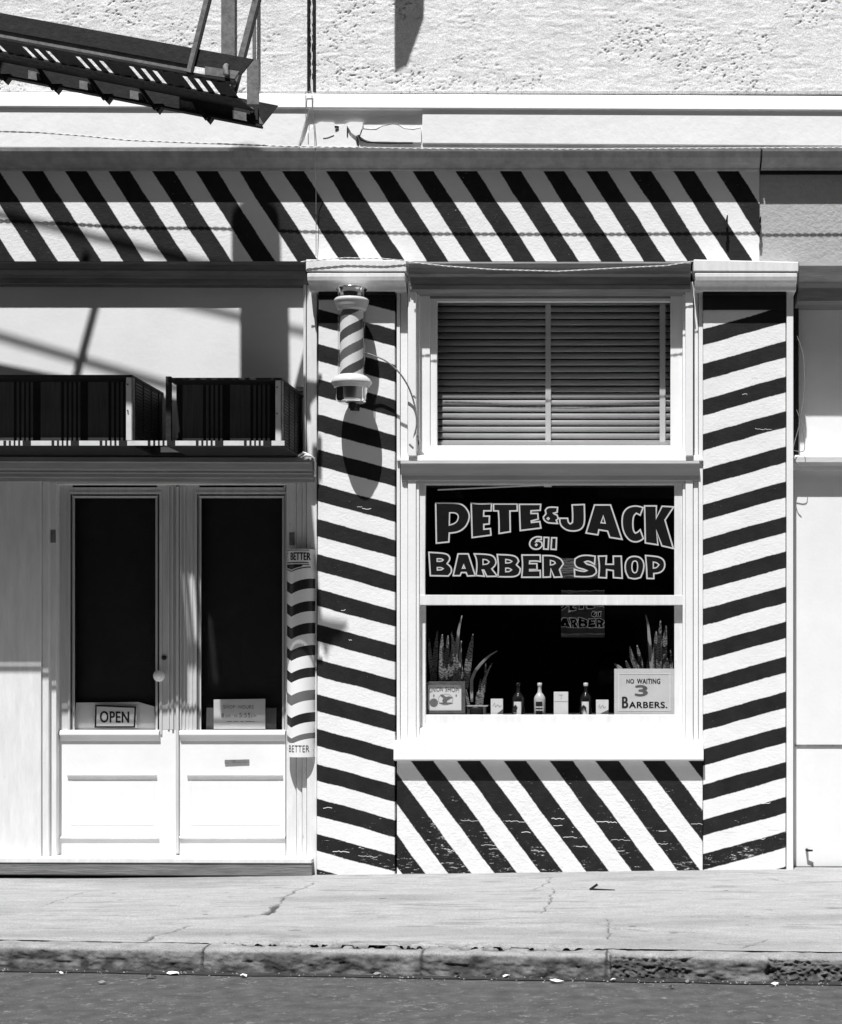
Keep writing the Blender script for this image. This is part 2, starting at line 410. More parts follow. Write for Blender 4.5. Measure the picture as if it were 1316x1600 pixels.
# streaks of soot along the pavement
st = fbm(X * 4, Yw * 22, 71, 5); dirt = np.maximum(dirt, .35 * np.clip((st - .62) * 9, 0, 1)); dirt = np.maximum(dirt, .30 * np.clip((fbm(X * .8, Yw * 3, 75) - .5) * 5, 0, 1))
Z = np.where(T > .999, Z, Z) + np.interp(X, [G(62, 1400).x, G(1230, 1400).x], [-.018, .03]) * (1 - T)
def grid_obj(name, X, Y, Z, mat, dirt=None, smooth=True):
    ny, nx = X.shape
    me = bpy.data.meshes.new(name)
    idx = np.arange(nx * ny).reshape(ny, nx)
    q = np.stack([idx[:-1, :-1], idx[:-1, 1:], idx[1:, 1:], idx[1:, :-1]], -1).reshape(-1, 4)
    me.vertices.add(nx * ny); me.vertices.foreach_set('co', np.stack([X, Y, Z], -1).ravel())
    me.loops.add(q.size); me.loops.foreach_set('vertex_index', q.ravel())
    me.polygons.add(len(q)); me.polygons.foreach_set('loop_start', np.arange(0, q.size, 4)); me.polygons.foreach_set('loop_total', np.full(len(q), 4))
    me.update(calc_edges=True); me.validate()
    me.polygons.foreach_set('use_smooth', np.full(len(me.polygons), smooth))
    if dirt is not None:
        a = me.attributes.new('dirt', 'FLOAT', 'POINT'); a.data.foreach_set('value', dirt.ravel())
    me.materials.append(mat)
    o = bpy.data.objects.new(name, me); COL.objects.link(o); return o
def dirt_mat(name, v, dv, rough=.85, scale=10, stretch=(1, 1, 1), bs=.6, var=.15, bscale=70):
    m, nt, b, co = base_mat(name)
    at = nd(nt, 'ShaderNodeAttribute'); at.attribute_name = 'dirt'
    c = ramp(nt, noise(nt, co, scale, 8, .7, stretch), .3, .7, v * (1 - var), v * (1 + var))
    c = mth(nt, 'MULTIPLY', c, ramp(nt, noise(nt, co, 150, 3, .9, (1, .6, 1)), .35, .65, .72, 1.22))
    sp = ramp(nt, noise(nt, co, 70, 8, .9), .54, .60)
    c = mixf(nt, mth(nt, 'MULTIPLY', sp, .4), c, dv)
    c = mixf(nt, ramp(nt, noise(nt, co, 120, 4, .8), .60, .66, 0, .5), c, v * 1.5)
    fac = mth(nt, 'MULTIPLY', at.outputs['Fac'], ramp(nt, noise(nt, co, 30, 5, .7), .2, .5, .7, 1.0))
    grey(nt, b, mixf(nt, fac, c, dv)); b.inputs['Roughness'].default_value = rough; b.inputs['Specular IOR Level'].default_value = .2
    bump(nt, b, noise(nt, co, bscale, 7, .7, stretch), bs, .004); return m
conc = dirt_mat('pavement_concrete', .31, .05, scale=5, stretch=(1, 2.2, 1), var=.16, bs=1.0)
struct(grid_obj('sidewalk', X, Yw, Z, conc, dirt))

# kerb: swept profile
nx, ns = 1700, 44
xs = np.linspace(-5.2, 3.0, nx); ss = np.linspace(0, 1, ns)
X, Sg = np.meshgrid(xs, ss)
prof_d = np.interp(Sg, [0, .35, .5, .6, 1], [-.15, -.03, -.006, 0, .012])
prof_z = np.interp(Sg, [0, .35, .5, .6, 1], [-.004, -.003, -.014, -.034, -.104])
Dd = kerb_d(X) + prof_d; Z = prof_z.copy()
n1 = fbm(X * 14, Sg * 4, 81, 5) - .5; n2 = fbm(X * 28, Sg * 14, 91, 4) - .5
Dd += .02 * n1 * np.clip(Sg * 3, 0, 1) + .012 * n2; Z += .010 * n1 * np.clip(1 - Sg, 0, 1)
a0, a1, b0, b1 = G(950, 1500).x, G(1098, 1500).x, G(1192, 1500).x, G(1400, 1500).x
brk = np.clip((X - a0) / .02, 0, 1) * np.clip((a1 - X) / .08, 0, 1) + np.clip((X - b0) / .04, 0, 1) * np.clip((b1 - X) / .1, 0, 1)
rough_n = fbm(X * 75, Sg * 13, 101, 5)
brk = np.clip(brk * 2.4 - 2.2 * fbm(X * 11, Sg * 4, 103, 5) + .1, 0, 1)
Dd -= brk * (.012 + .034 * rough_n) * np.clip((Sg - .25) * 5, 0, 1); Z -= brk * (.005 + .03 * rough_n) * np.clip(1 - abs(Sg - .45) * 3, 0, 1)
dirt = np.clip((Sg - .42) * 6, 0, 1) * np.clip(.72 + (fbm(X * 2.2, Sg * 2, 111, 5) - .40) * 3, .55, 1) * np.clip(.75 + 1.3 * (fbm(X * 22, Sg * 5, 113, 5) - .45), .5, 1.2)
dirt = np.maximum(dirt, brk * np.clip((Sg - .25) * 4, 0, 1) * np.clip(.45 + .8 * rough_n, 0, 1))
dirt = np.maximum(dirt, np.clip((Sg - .93) * 14, 0, 1))
ch = np.clip((fbm(X * 8, Sg * 4 , 121, 5) - .56) * 12, 0, 1) * np.clip(1 - Sg * 2.4, 0, 1) * zone[:1, :].repeat(ns, 0)[:, :1] * 0
for px, y in ((297, 1495), (650, 1500), (947, 1500), (-260, 1490)):
    j = np.clip(1.3 - abs(X - G(px, y).x + .006 * n2) / .006, 0, 1); Dd -= .014 * j; dirt = np.maximum(dirt, j)
kz = np.clip((X - G(290, 1470).x) / .5, 0, 1) * np.clip((G(1010, 1480).x - X) / .6, 0, 1)
crk = kz * np.clip(1 - Sg / .3, 0, 1) * np.clip((fbm(X * 22, Sg * 3, 131, 5) - .41) * 8, 0, 1)
dirt = np.maximum(dirt, crk); Z -= .012 * crk
kerbm = dirt_mat('kerb_concrete', .24, .035, scale=8, bs=.9, var=.3, bscale=50)
struct(grid_obj('kerb', X, -Dd, Z, kerbm, dirt))
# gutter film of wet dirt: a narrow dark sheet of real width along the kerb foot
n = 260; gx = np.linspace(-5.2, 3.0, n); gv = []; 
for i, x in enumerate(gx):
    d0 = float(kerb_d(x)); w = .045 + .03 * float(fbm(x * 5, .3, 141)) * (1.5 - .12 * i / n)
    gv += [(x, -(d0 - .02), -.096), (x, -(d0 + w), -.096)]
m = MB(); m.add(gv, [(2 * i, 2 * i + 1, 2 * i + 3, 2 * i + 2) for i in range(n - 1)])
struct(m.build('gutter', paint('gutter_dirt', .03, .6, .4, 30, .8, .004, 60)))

# ================================================================== SHOP BUILDING
B = thing('shop_building', 'white barber shop storefront with black diagonal stripes on frieze, pilasters and bulkhead', 'building', (W(640, 1368, 0).x, 0, 0))
L0, R0 = -260, 1187      # sides of the shop front in px
mf = stripe_v('frieze_stripes', 0, 95, 257, .645, 67.85, .50, wear=.075, lowwear=.0, bs=.55)
m = MB(); m.box(L0, R0, 258, 408, 0, -.25); m.build('frieze', mf, B)
# cove cornice under the gutter
m = MB()
cv = [(231, .112), (236, .108), (246, .088), (254, .060), (259, .030), (262, .018), (265, .014), (267, .004)]
m.prof(L0, 1189, cv, -.2, slope=-.000)
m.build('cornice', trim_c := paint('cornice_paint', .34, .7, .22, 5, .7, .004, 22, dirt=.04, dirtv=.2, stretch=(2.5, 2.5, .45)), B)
m = MB(); m.prof(1192, 1600, cv, -.2); m.build('cornice', trim_c, B)
# white plaster band, broken away between 480 and 660
m = MB()
m.box(L0, 483, 168, 230, .108, -.2, x1b=466, y0r=169, y1r=231)
m.box(660, 1600, 171, 224, .108, -.2, y0r=174, y1r=230)
m.build('plaster_band', plaster, B, bevel=.004)
m = MB(); m.box(658, 1600, 224, 231, .098, -.2, y0r=229.5, y1r=233); m.build('plaster_band', trim, B)
def jag(x0, x1, y, amp, n, seed):
    r = random.Random(seed); return [(x0 + (x1 - x0) * i / n, y + r.uniform(-amp, amp)) for i in range(n + 1)]
def plate(mb, pts, df, db, mi=0):
    f = [W(x, y, df) for x, y in pts]; b = [Vector((p.x, -db, p.z)) for p in f]; n = len(pts)
    tri = tessellate_polygon([f]); mb.add(f + b, [tuple(t) for t in tri] + [tuple(n + i for i in t[::-1]) for t in tri] + [(i, (i + 1) % n, n + (i + 1) % n, n + i) for i in range(n)], mi)
m = MB(); m.box(470, 662, 166, 231, .086, -.2); m.build('plaster_band', plaster, B)
m = MB()     # loose shells of broken plaster standing proud of the patch
plate(m, [(468, 232), (487, 198), (500, 190), (522, 191), (523, 196), (541, 195), (543, 205), (547, 212), (556, 220), (558, 229), (545, 232)], .100, .08)
plate(m, [(541, 193), (548, 190), (567, 191), (566, 199), (562, 210), (556, 212), (549, 207)], .106, .08)
plate(m, [(567, 202), (580, 203), (588, 203), (598, 197), (614, 194), (622, 195), (632, 201), (645, 203), (658, 200), (658, 222), (640, 222), (600, 221), (580, 221), (570, 218), (563, 213)], .103, .08)
m.build('plaster_shell', plaster, B)
m = MB()
for pl, w in (([(523, 197), (529, 198), (529, 201), (524, 203)], 2.5), ([(505, 216), (512, 215), (520, 212), (522, 211)], 1.0), ([(550, 192), (558, 194), (566, 193)], 2.2), ([(543, 200), (543, 213)], 2.0), ([(567, 201), (580, 202.5), (588, 202), (598, 197), (614, 194), (622, 195), (632, 201), (645, 202.5), (658, 200)], 1.6), ([(545, 197), (552, 206), (560, 212), (565, 203)], 2.2), ([(561, 212), (564, 218), (574, 222), (600, 223), (645, 223)], 3.2), ([(558, 214), (560, 228)], 3.0)):
    m.tube([W(x, y, .101) for x, y in pl], w * S(0) * .5, 5)
m.build('crack', black, B)
# ledge above the band
m = MB(); m.prof(L0, 1600, [(143, .085), (145, .112), (164, .122), (166, .118), (167, .1)], -.2, slope=.0045); m.build('ledge', plaster, B, bevel=.002)
# rough stucco upper wall: true relief
def stucco_wall(name, px0, px1, py0, py1, d, mat, amp, step, parent, seed, slope=0):
    x0, x1 = (px0 - CX) * S(d), (px1 - CX) * S(d); z0, z1 = CH + (CY - py1) * S(d), CH + (CY - py0) * S(d)
    nx, nz = int((x1 - x0) / step), int((z1 - z0) / step)
    X, Zz = np.meshgrid(np.linspace(x0, x1, nx), np.linspace(z0, z1, nz))
    a = fbm(X * 9, Zz * 22, seed, 5); b = fbm(X * 26 + 5 * a, Zz * 60, seed + 5, 4)
    h = amp * .55 * (1.3 * np.abs(a - .5) * 2 + .9 * np.clip(b - .5, 0, 1) * 2 - .3)
    pit = np.clip((fbm(X * 62 + 3 * a, Zz * 120 + 6 * a, seed + 9, 4) - .59) * 9, 0, 1) * np.clip((fbm(X * 3.2, Zz * 5, seed + 13, 4) - .43) * 5, 0, 1)
    h = h - amp * .9 * pit
    Yy = -(d + h); Yy[0, :] = -(d - .03); 
    o = grid_obj(name, X, Yy, Zz, mat, np.clip(pit, 0, 1) * .7); attach(o, parent); return o
stm = dirt_mat('stucco', .78, .16, scale=10, bs=.8, var=.10, bscale=80)
stucco_wall('upper_wall', -140, 480, -30, 145, .075, stm, .0052, .0048, B, 5)
stucco_wall('upper_wall', 494, 1560, -30, 145, .075, stm, .0052, .0048, B, 8)
m = MB(); m.box(L0, 1600, -30, 146, .045, -.2); m.build('upper_wall', stucco, B)
m = MB(); m.box(L0, 1600, -900, -30, .07, -.2); m.build('upper_wall', stucco, B)
m = MB()
for x0, x1 in ((480.5, 484.5), (488, 494)):
    pts = jag(-30, 143, x0, .8, 24, x0)
    m.tube([W(b_, a_, .055) for a_, b_ in jag(-30, 143, (x0 + x1) / 2, 1.2, 40, x0)], (x1 - x0) / 2 * S(0), 6)
m.build('wall_joint', black, B)
# two thin wires hanging off the joint
wr = MB(); wr.tube([W(478, 143, .13), W(478, 180, .13), W(479, 206, .125)], .0022, 6); wr.tube([W(487.5, 143, .13), W(488, 166, .13), W(492, 215, .13), W(494, 300, .04), W(494, 400, .02)], .0022, 6)
wr.tube([W(478, 143, .13), W(487.5, 143, .13)], .0022, 6)
tag(wr.build('hanging_wire', cable_m), 'thin pair of loose wires hanging down the joint above the left pilaster', 'wire')

# pilasters -------------------------------------------------------
mp1 = stripe_h('left_pilaster_stripes', .02, 497, 537.5, .27, 54.72, .485, wear=.045, lowwear=.09, ztop=.5)
mp2 = stripe_h('right_pilaster_stripes', .02, 1099, 514, -.276, 54.75, .465, wear=.045, lowwear=.09, ztop=.45)
for (xa, xb, xa2, xb2, mt, yb, cx0, cx1) in ((498, 617, 495, 617, mp1, 1371, 478, 635), (1099, 1228, 1099, 1228, mp2, 1368, 1084, 1248)):
    m = MB(); m.box(xa, xb, 440, yb, .02, -.2, x0b=xa2, x1b=xb2); p = m.build('pilaster', mt, B, bevel=.004)
    m = MB()
    m.box(xa, xb, 455, 460, .045, .01); m.box(xa, xb, 459, 484 if xa > 900 else 468, .026, .01, y0r=459); m.build('neck_band', black, p)
    m = MB(); m.box(cx0 + 2, cx1 - 2, 422, 428, .113, 0); m.build('seam', black, p)
    # capital
    m = MB()
    m.box(cx0, cx1, 405, 424, .122, -.2, y0r=406 if xa < 900 else 409, y1r=424.5); a = cx0 + 2; b = cx1 - 2
    m.prof(a, b, [(425.6, .115), (427, .118), (432, .118), (438, .113), (442, .102), (444, .08), (447, .066), (454, .060), (456, .04)], -.2)
    m.build('capital', white_old, p, bevel=.005)
# casings round the striped pilasters
m = MB(); m.box(474, 478, 445, 715, .01, -.2); m.build('casing', white_old, B, bevel=.003)
m = MB(); m.box(479.5, 495, 445, 1370, .0, -.2, x0b=479.5); m.build('casing', white_old, B, bevel=.003)
m = MB(); m.box(1229.5, 1240, 455, 1366, .035, -.2); m.build('casing', white, B, bevel=.003)

# window casings (mouldings both sides, from head to sill)
m = MB()
for side in (((620, 625, .012), (626, 637, -.002), (650.5, 655, -.005)), ((1067, 1071, -.005), (1084, 1091, -.002), (1092, 1098.5, .012))):
    m = MB()
    for x0, x1, dd in side: m.box(x0, x1, 440, 1160, dd, -.2)
    x0, x1 = (637.5, 650) if side[0][0] < 700 else (1071.5, 1083)
    m.box(x0, x1, 440, 712, .055, -.2); m.box(x0, x1, 712, 1160, .008, -.2)
    m.build('casing', white, B, bevel=.002)

# window head moulding under the frieze
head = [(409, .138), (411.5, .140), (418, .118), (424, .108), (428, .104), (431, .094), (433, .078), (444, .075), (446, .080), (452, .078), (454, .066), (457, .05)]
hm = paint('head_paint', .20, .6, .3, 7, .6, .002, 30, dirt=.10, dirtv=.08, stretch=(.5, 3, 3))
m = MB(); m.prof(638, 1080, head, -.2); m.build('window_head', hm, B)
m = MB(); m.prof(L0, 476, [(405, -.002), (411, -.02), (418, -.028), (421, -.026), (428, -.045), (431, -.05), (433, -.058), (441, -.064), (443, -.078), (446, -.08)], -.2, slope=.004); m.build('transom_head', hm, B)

# upper fixed window ------------------------------------------------
U = MB()
U.box(655.5, 672, 457, 712, -.045, -.12); U.box(1048, 1066.5, 457, 712, -.045, -.12)
U.box(672, 1048, 696, 712, -.045, -.12)
U.box(672.5, 683, 466, 696, -.058, -.10); U.box(683, 1047.5, 466, 471, -.058, -.10)
win1 = U.build('window_frame', white, B, bevel=.002)
m = MB(); m.box(672, 1048, 455, 466, -.045, -.12); m.build('top_rail', hm, win1)  # white frame's rail in darker paint, standing for shade under the head
m = MB(); m.box(672, 1048, 464, 698, -.085, -.088); m.build('pane', glass, win1)
m = MB(); m.prof(638, 1092, [(711, .0), (712, .025), (717, .028), (718.5, .02)], -.12); m.build('sill', white, B, bevel=.0015)

# crown over the display window ------------------------------------
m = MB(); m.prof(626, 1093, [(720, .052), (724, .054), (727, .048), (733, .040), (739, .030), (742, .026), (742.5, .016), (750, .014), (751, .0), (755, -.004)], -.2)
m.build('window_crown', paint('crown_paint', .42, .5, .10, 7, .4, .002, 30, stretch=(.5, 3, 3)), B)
m = MB(); m.box(620, 1099, 716, 719.6, .03, -.2); m.build('window_crown', white, B)

# display window: upper sash proud, lower sash set back -------------
V = MB()
V.box(655.5, 665, 755, 945, -.02, -.055, x1b=664); V.box(1054, 1066.5, 755, 945, -.02, -.055)
V.box(648, 1068.5, 929.5, 945.5, -.018, -.055, y0r=930); V.box(665, 1054, 755, 757.5, -.02, -.055)
us = V.build('upper_sash', white_old, B, bevel=.002)
m = MB(); m.box(662, 1058, 754, 932, -.040, -.043); m.build('pane', glass, us)
V = MB()
V.box(655.5, 665, 945, 1150, -.062, -.10); V.box(1054, 1066.5, 945, 1150, -.062, -.10); V.box(665, 1054, 1117, 1151, -.062, -.10, y1r=1151)
ls = V.build('lower_sash', white_old, B, bevel=.002)
m = MB(); m.box(662, 1058, 940, 1120, -.080, -.083); m.build('pane', glass, ls)
m = MB(); m.prof(649, 1069, [(1137, -.05), (1138, -.02), (1150, -.015), (1152, -.015), (1153, .0), (1160, .0)], -.12); m.build('window_stool', white_old, B)
m = MB(); m.prof(616, 1099.5, [(1157, .045), (1160, .066), (1187, .070), (1188.5, .064), (1189, .02)], -.2); m.build('window_sill', white, B, bevel=.002)
mb_ = stripe_v('bulkhead_stripes', .02, 642.5, 1190, .745, 72.4, .50, wear=.060, lowwear=.09, zlow=-.05, ztop=.55, bs=.8)
m = MB(); m.box(620.5, 1098, 1188, 1372, .018, -.2, y1r=1366); m.build('bulkhead', mb_, B)

m = MB(); m.bar(W(684, 765.5, -.034), W(852, 758, -.034), .007, .004); m.bar(W(862, 758, -.034), W(893, 757, -.034), .004, .004); m.bar(W(850, 759, -.033), W(862, 759, -.033), .014, .006); m.build('light_slit_rod', white, us)  # white rods stand for the slit of light along the pane's top
m = MB(); r = random.Random(21)
def scratch(x, y, L, d, a=.6):
    m = MB(); n = max(3, int(L / 3)); ribbon(m, [(x + L * i / n, y + r.uniform(-a, a) + .1 * i) for i in range(n + 1)], r.uniform(.5, 1.0), lambda X, Y: W(X, Y, d), closed=False); m.build('paint_scratch', white, B, fix=False)
for x, y, L in ((720, 1282, 28), (790, 1283, 34), (862, 1279, 20), (932, 1284, 32), (1080, 1287, 18), (752, 1320, 26), (764, 1326, 16), (865, 1290, 14), (880, 1308, 22), (900, 1322, 18), (955, 1312, 30), (962, 1330, 14), (1018, 1318, 26), (1030, 1298, 12), (690, 1290, 14), (700, 1330, 10), (815, 1300, 14), (830, 1330, 22)): scratch(x, y, L, .0185, 1.0)
for x, y, L in ((558, 792, 8), (566, 795, 14), (533, 953, 7), (545, 1000, 5), (1160, 616, 8), (1175, 590, 10), (1180, 670, 26), (1150, 1250, 20), (1190, 1255, 14), (1130, 1300, 22), (1170, 1310, 26), (1200, 1296, 16), (520, 1330, 26), (560, 1338, 30), (505, 1262, 14)): scratch(x, y, L, .0206, 1.2)
# painted lettering on the upper sash pane ---------------------------
def c3(P): return [(665 + x / 6.58, 770 + y / 6.58) for x, y in P]
def c4(P): return [(860 + x / 6.58, 770 + y / 6.58) for x, y in P]
LET = [
 (c3([(105,105),(330,105),(385,125),(430,170),(455,235),(440,300),(405,360),(335,405),(245,415),(240,505),(112,518)]), [c3([(248,205),(300,205),(330,220),(340,250),(325,295),(290,320),(245,332)])]),
 (c3([(470,105),(560,115),(680,110),(675,185),(600,185),(598,240),(658,240),(655,320),(600,325),(600,375),(668,368),(673,435),(480,460)]), []),
 (c3([(700,115),(942,115),(945,185),(868,187),(872,400),(757,418),(757,300),(750,187),(700,185)]), []),
 (c3([(965,118),(1185,118),(1180,180),(1085,185),(1085,212),(1155,212),(1160,270),(1088,290),(1090,305),(1175,295),(1187,362),(975,388)]), []),
 (c3([(1285,146),(1358,150),(1354,200),(1318,210),(1330,222),(1353,228),(1366,265),(1345,282),(1358,315),(1300,312),(1255,308),(1218,280),(1212,248),(1240,215),(1232,180),(1250,155)]), [c3([(1262,255),(1273,265),(1262,276),(1251,265)])]),
 (c3([(1192,455),(1140,450),(1090,475),(1067,520),(1080,560),(1120,582),(1170,578),(1200,545),(1196,510),(1165,494),(1135,503),(1148,482),(1192,480)]), [c3([(1140,525),(1148,535),(1138,545),(1130,537)])]),
 (c3([(1220,458),(1268,460),(1262,580),(1215,578)]), []), (c4([(15,462),(65,463),(60,583),(8,580)]), []),
 (c4([(225,125),(350,120),(355,290),(340,350),(300,385),(235,395),(170,385),(120,350),(98,310),(98,262),(178,262),(185,305),(205,320),(228,305),(232,240)]), []),
 (c4([(455,125),(620,125),(738,478),(612,458),(590,395),(500,380),(490,432),(368,413)]), [c4([(545,240),(565,312),(522,308)])]),
 (c4([(955,152),(925,230),(885,210),(855,240),(848,320),(855,390),(875,415),(900,405),(925,380),(958,470),(920,498),(870,507),(815,490),(765,430),(740,350),(738,260),(755,195),(800,150),(860,135),(910,138)]), []),
 (c4([(970,135),(1092,135),(1090,260),(1150,138),(1270,145),(1180,280),(1266,572),(1148,545),(1092,390),(1108,535),(978,515)]), []),
 (c3([(35,612),(210,622),(248,655),(250,690),(222,728),(265,765),(270,815),(235,855),(50,852)]), [c3([(120,678),(165,678),(182,690),(165,705),(120,705)]), c3([(122,768),(160,768),(182,780),(165,793),(122,795)])]),
 (c3([(335,628),(440,628),(512,852),(432,855),(418,820),(370,820),(355,852),(285,852)]), [c3([(393,742),(406,775),(380,775)])]),
 (c3([(502,628),(640,632),(700,650),(728,700),(720,745),(682,782),(740,858),(632,860),(600,795),(585,795),(605,858),(520,850),(530,760),(525,680)]), [c3([(592,685),(630,688),(655,710),(640,732),(592,738)])]),
 (c3([(738,635),(890,640),(945,665),(958,705),(935,740),(975,780),(970,830),(930,860),(860,865),(745,862),(752,750)]), [c3([(825,685),(865,690),(888,705),(870,720),(825,722)]), c3([(825,775),(862,775),(885,792),(865,810),(825,812)])]),
 (c3([(992,640),(1180,640),(1182,708),(1140,700),(1072,702),(1070,728),(1145,728),(1148,790),(1072,790),(1072,802),(1180,798),(1182,868),(990,868),(1000,750)]), []),
 (c3([(1207,645),(1290,645),(1343,655),(1398,685),(1418,730),(1378,790),(1403,865),(1323,868),(1290,785),(1285,865),(1210,868)]), [c3([(1285,695),(1325,705),(1335,725),(1310,740),(1285,742)])]),
 (c4([(462,652),(455,735),(420,712),(385,700),(355,712),(375,735),(430,745),(470,775),(475,820),(440,855),(370,865),(252,860),(248,785),(290,800),(350,810),(375,800),(340,785),(275,770),(248,730),(255,680),(300,650),(370,640)]), []),
 (c4([(495,652),(578,650),(572,735),(650,735),(648,652),(730,652),(740,878),(650,872),(648,800),(580,790),(578,875),(498,870),(508,760)]), []),
 (c4([(865,650),(930,665),(965,720),(960,800),(930,870),(870,888),(805,872),(772,810),(770,720),(805,665)]), [c4([(870,698),(895,710),(900,770),(890,815),(868,825),(848,812),(838,770),(845,712)])]),
 (c4([(980,645),(1110,655),(1165,685),(1182,740),(1165,795),(1120,825),(1065,830),(1065,882),(995,880),(990,760)]), [c4([(1060,712),(1095,718),(1118,740),(1095,770),(1060,775)])])]
fill, line = MB(), MB()
fa = lambda X, Y: W(X, Y, -.0385); fb = lambda X, Y: W(X, Y, -.0375)
for o_, hs in LET:
    o_ = chaikin(o_); hs = [chaikin(h, 70) for h in hs]
    flat(fill, o_, hs, fa, 0); ribbon(line, o_, 2.3, fb)
    for h in hs: ribbon(line, h, 1.9, fb)
lt = fill.build('lettering', letter_fill, us, fix=False); line.build('lettering', letter_line, us, fix=False)

# transom panel behind the cooler boxes -----------------------------
m = MB(); m.box(L0, 476, 440, 722, -.102, -.2); m.build('transom_panel', white, B)
# door surround ------------------------------------------------------
m = MB()
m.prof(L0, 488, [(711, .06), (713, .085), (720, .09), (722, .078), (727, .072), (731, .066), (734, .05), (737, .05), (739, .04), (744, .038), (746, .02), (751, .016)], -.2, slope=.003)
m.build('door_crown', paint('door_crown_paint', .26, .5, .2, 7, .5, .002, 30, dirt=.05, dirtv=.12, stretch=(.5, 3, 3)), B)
m = MB()
m.box(-200, 64, 750, 1345, .0, -.2); m.box(66, 76, 750, 1345, -.015, -.2); m.box(77, 88, 750, 1338, -.045, -.2)
m.box(447.5, 463, 752, 1338, -.05, -.2); m.box(463.5, 472, 752, 1345, -.035, -.2); m.box(472.5, 479, 752, 1345, -.02, -.2)
m.box(88, 447.5, 749, 757, -.055, -.2)
m.build('door_frame', white_old, B, bevel=.002)
m = MB(); m.box(84, 450, 752, 1340, -.19, -.2); m.build('door_frame', black, B)
def door(x0, x1, gx0, gx1, ms):
    m = MB(); f = -.10; b = -.14
    m.box(x0, gx0 - 3, 762, 1141, f, b); m.box(gx1 + 3, x1, 762, 1141, f, b)
    m.box(gx0 - 3, gx1 + 3, 757, 776, f, b); m.box(x0, x1, 757, 762, f, b)
    dr = m.build('door', wood_shaded, B, bevel=.002)
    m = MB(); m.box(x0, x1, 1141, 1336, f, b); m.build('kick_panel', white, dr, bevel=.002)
    m = MB()
    for k, dd in ((0, -.093), (4, -.100), (7, -.108)):       # glazing beads step in
        a, c = gx0 - 10 + k, gx1 + 10 - k; t, u = 768 + k, 1148 - k
        m.box(a, a + 3, t, u, dd, -.12); m.box(c - 3, c, t, u, dd, -.12); m.box(a + 3, c - 3, t, t + 3, dd, -.12)
    m.build('glazing_bead', wood_shaded, dr, bevel=.001)
    m = MB(); m.box(gx0 - 2, gx1 + 2, 775, 1143, -.118, -.121); m.build('pane', glass, dr)
    m = MB()
    m.prof(x0 + 2, x1 - 26 if ms == 0 else x1, [(1141, -.09), (1143, -.078), (1148, -.076), (1150, -.082), (1156, -.094), (1158, -.0995)], -.13)
    m.prof(x0 + 14 , x1 - 30 if ms == 0 else x1 - 4, [(1209.5, -.099), (1210.5, -.086), (1213, -.088), (1218, -.0995)], -.13)
    m.prof(x0 + 2, x1 - 26 if ms == 0 else x1, [(1306, -.100), (1308.5, -.084), (1311, -.0995)], -.13)
    a, c = x0 + 18, (x1 - 34 if ms == 0 else x1 - 8)
    m.box(a, a + 2, 1220, 1290, -.0988, -.12); m.box(c - 2, c, 1220, 1290, -.0988, -.12); m.box(a + 2, c - 2, 1288, 1290, -.0988, -.12)
    m.build('panel_moulding', white, dr, bevel=.001)
    # lower boards stay white; the boxes' shade is in the upper door's colour
    return dr
d1 = door(92, 275, 116, 243, 0); d2 = door(279, 446, 314, 441, 1)
m = MB()
for x, w, dd in ((262, 2.5, -.094), (268, 3, -.090), (275, 4, -.082), (281, 2.5, -.090), (287, 2.5, -.094), (293, 2, -.095), (299, 2, -.095)): m.box(x, x + w, 760, 1140 if x != 275 else 1334, dd, -.12)
m.build('astragal', wood_shaded, d1, bevel=.001)
m = MB(); m.lathe(0, 0, [(.010, 0), (.010, .03), (.026, .034), (.033, .046), (.029, .058), (.012, .064)], 24)
p = W(252, 1056, -.10); m.v = [(p.x + x, p.y - z, p.z + y) for x, y, z in m.v]; m.build('knob', white, d1)
m = MB(); m.lathe(0, 0, [(.013, 0), (.013, .012), (.004, .014)], 16); p = W(257, 1028, -.10); m.v = [(p.x + x, p.y - z, p.z + y) for x, y, z in m.v]; m.build('lock', black, d1)
m = MB(); m.box(351, 389, 1187.5, 1193.5, -.092, -.12, y0r=1186.5, y1r=1192); m.build('mail_slot', iron_lt, d2, bevel=.001)
m = MB(); m.box(452, 460, 832, 852, -.046, -.06); m.build('hinge', iron_lt, d2, bevel=.001)
m = MB(); m.box(79, 87, 828, 848, -.042, -.06); m.build('hinge', iron_lt, d1, bevel=.001)
m = MB(); m.box(-200, 487, 1340, 1348, .06, -.15, y0r=1342, y1r=1349.5); m.build('threshold', white_old, B, bevel=.004)
m = MB(); m.box(-200, 487.5, 1348, 1366, .055, -.15, y0r=1350, y1r=1370); m.build('threshold', plank, B, bevel=.006)
m = MB(); m.box(-200, 1400, 1362, 1384, -.02, -.2); m.build('foundation', black, B)

# interior shell ------------------------------------------------------
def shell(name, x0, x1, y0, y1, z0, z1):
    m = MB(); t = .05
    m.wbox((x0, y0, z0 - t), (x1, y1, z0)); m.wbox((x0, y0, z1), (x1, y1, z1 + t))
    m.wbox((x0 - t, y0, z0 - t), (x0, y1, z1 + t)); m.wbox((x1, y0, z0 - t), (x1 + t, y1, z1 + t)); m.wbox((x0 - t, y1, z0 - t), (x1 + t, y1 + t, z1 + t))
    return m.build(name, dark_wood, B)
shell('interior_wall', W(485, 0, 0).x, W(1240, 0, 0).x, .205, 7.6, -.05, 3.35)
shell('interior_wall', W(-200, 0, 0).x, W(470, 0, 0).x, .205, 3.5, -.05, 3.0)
m = MB(); m.wbox((W(620, 0, 0).x, .205, 0), (W(1098, 0, 0).x, .25, W(0, 1118, 0).z)); m.wbox((W(485, 0, 0).x, .205, 0), (W(640, 0, 0).x, .25, 3.3)); m.wbox((W(1075, 0, 0).x, .205, 0), (W(1240, 0, 0).x, .25, 3.3))
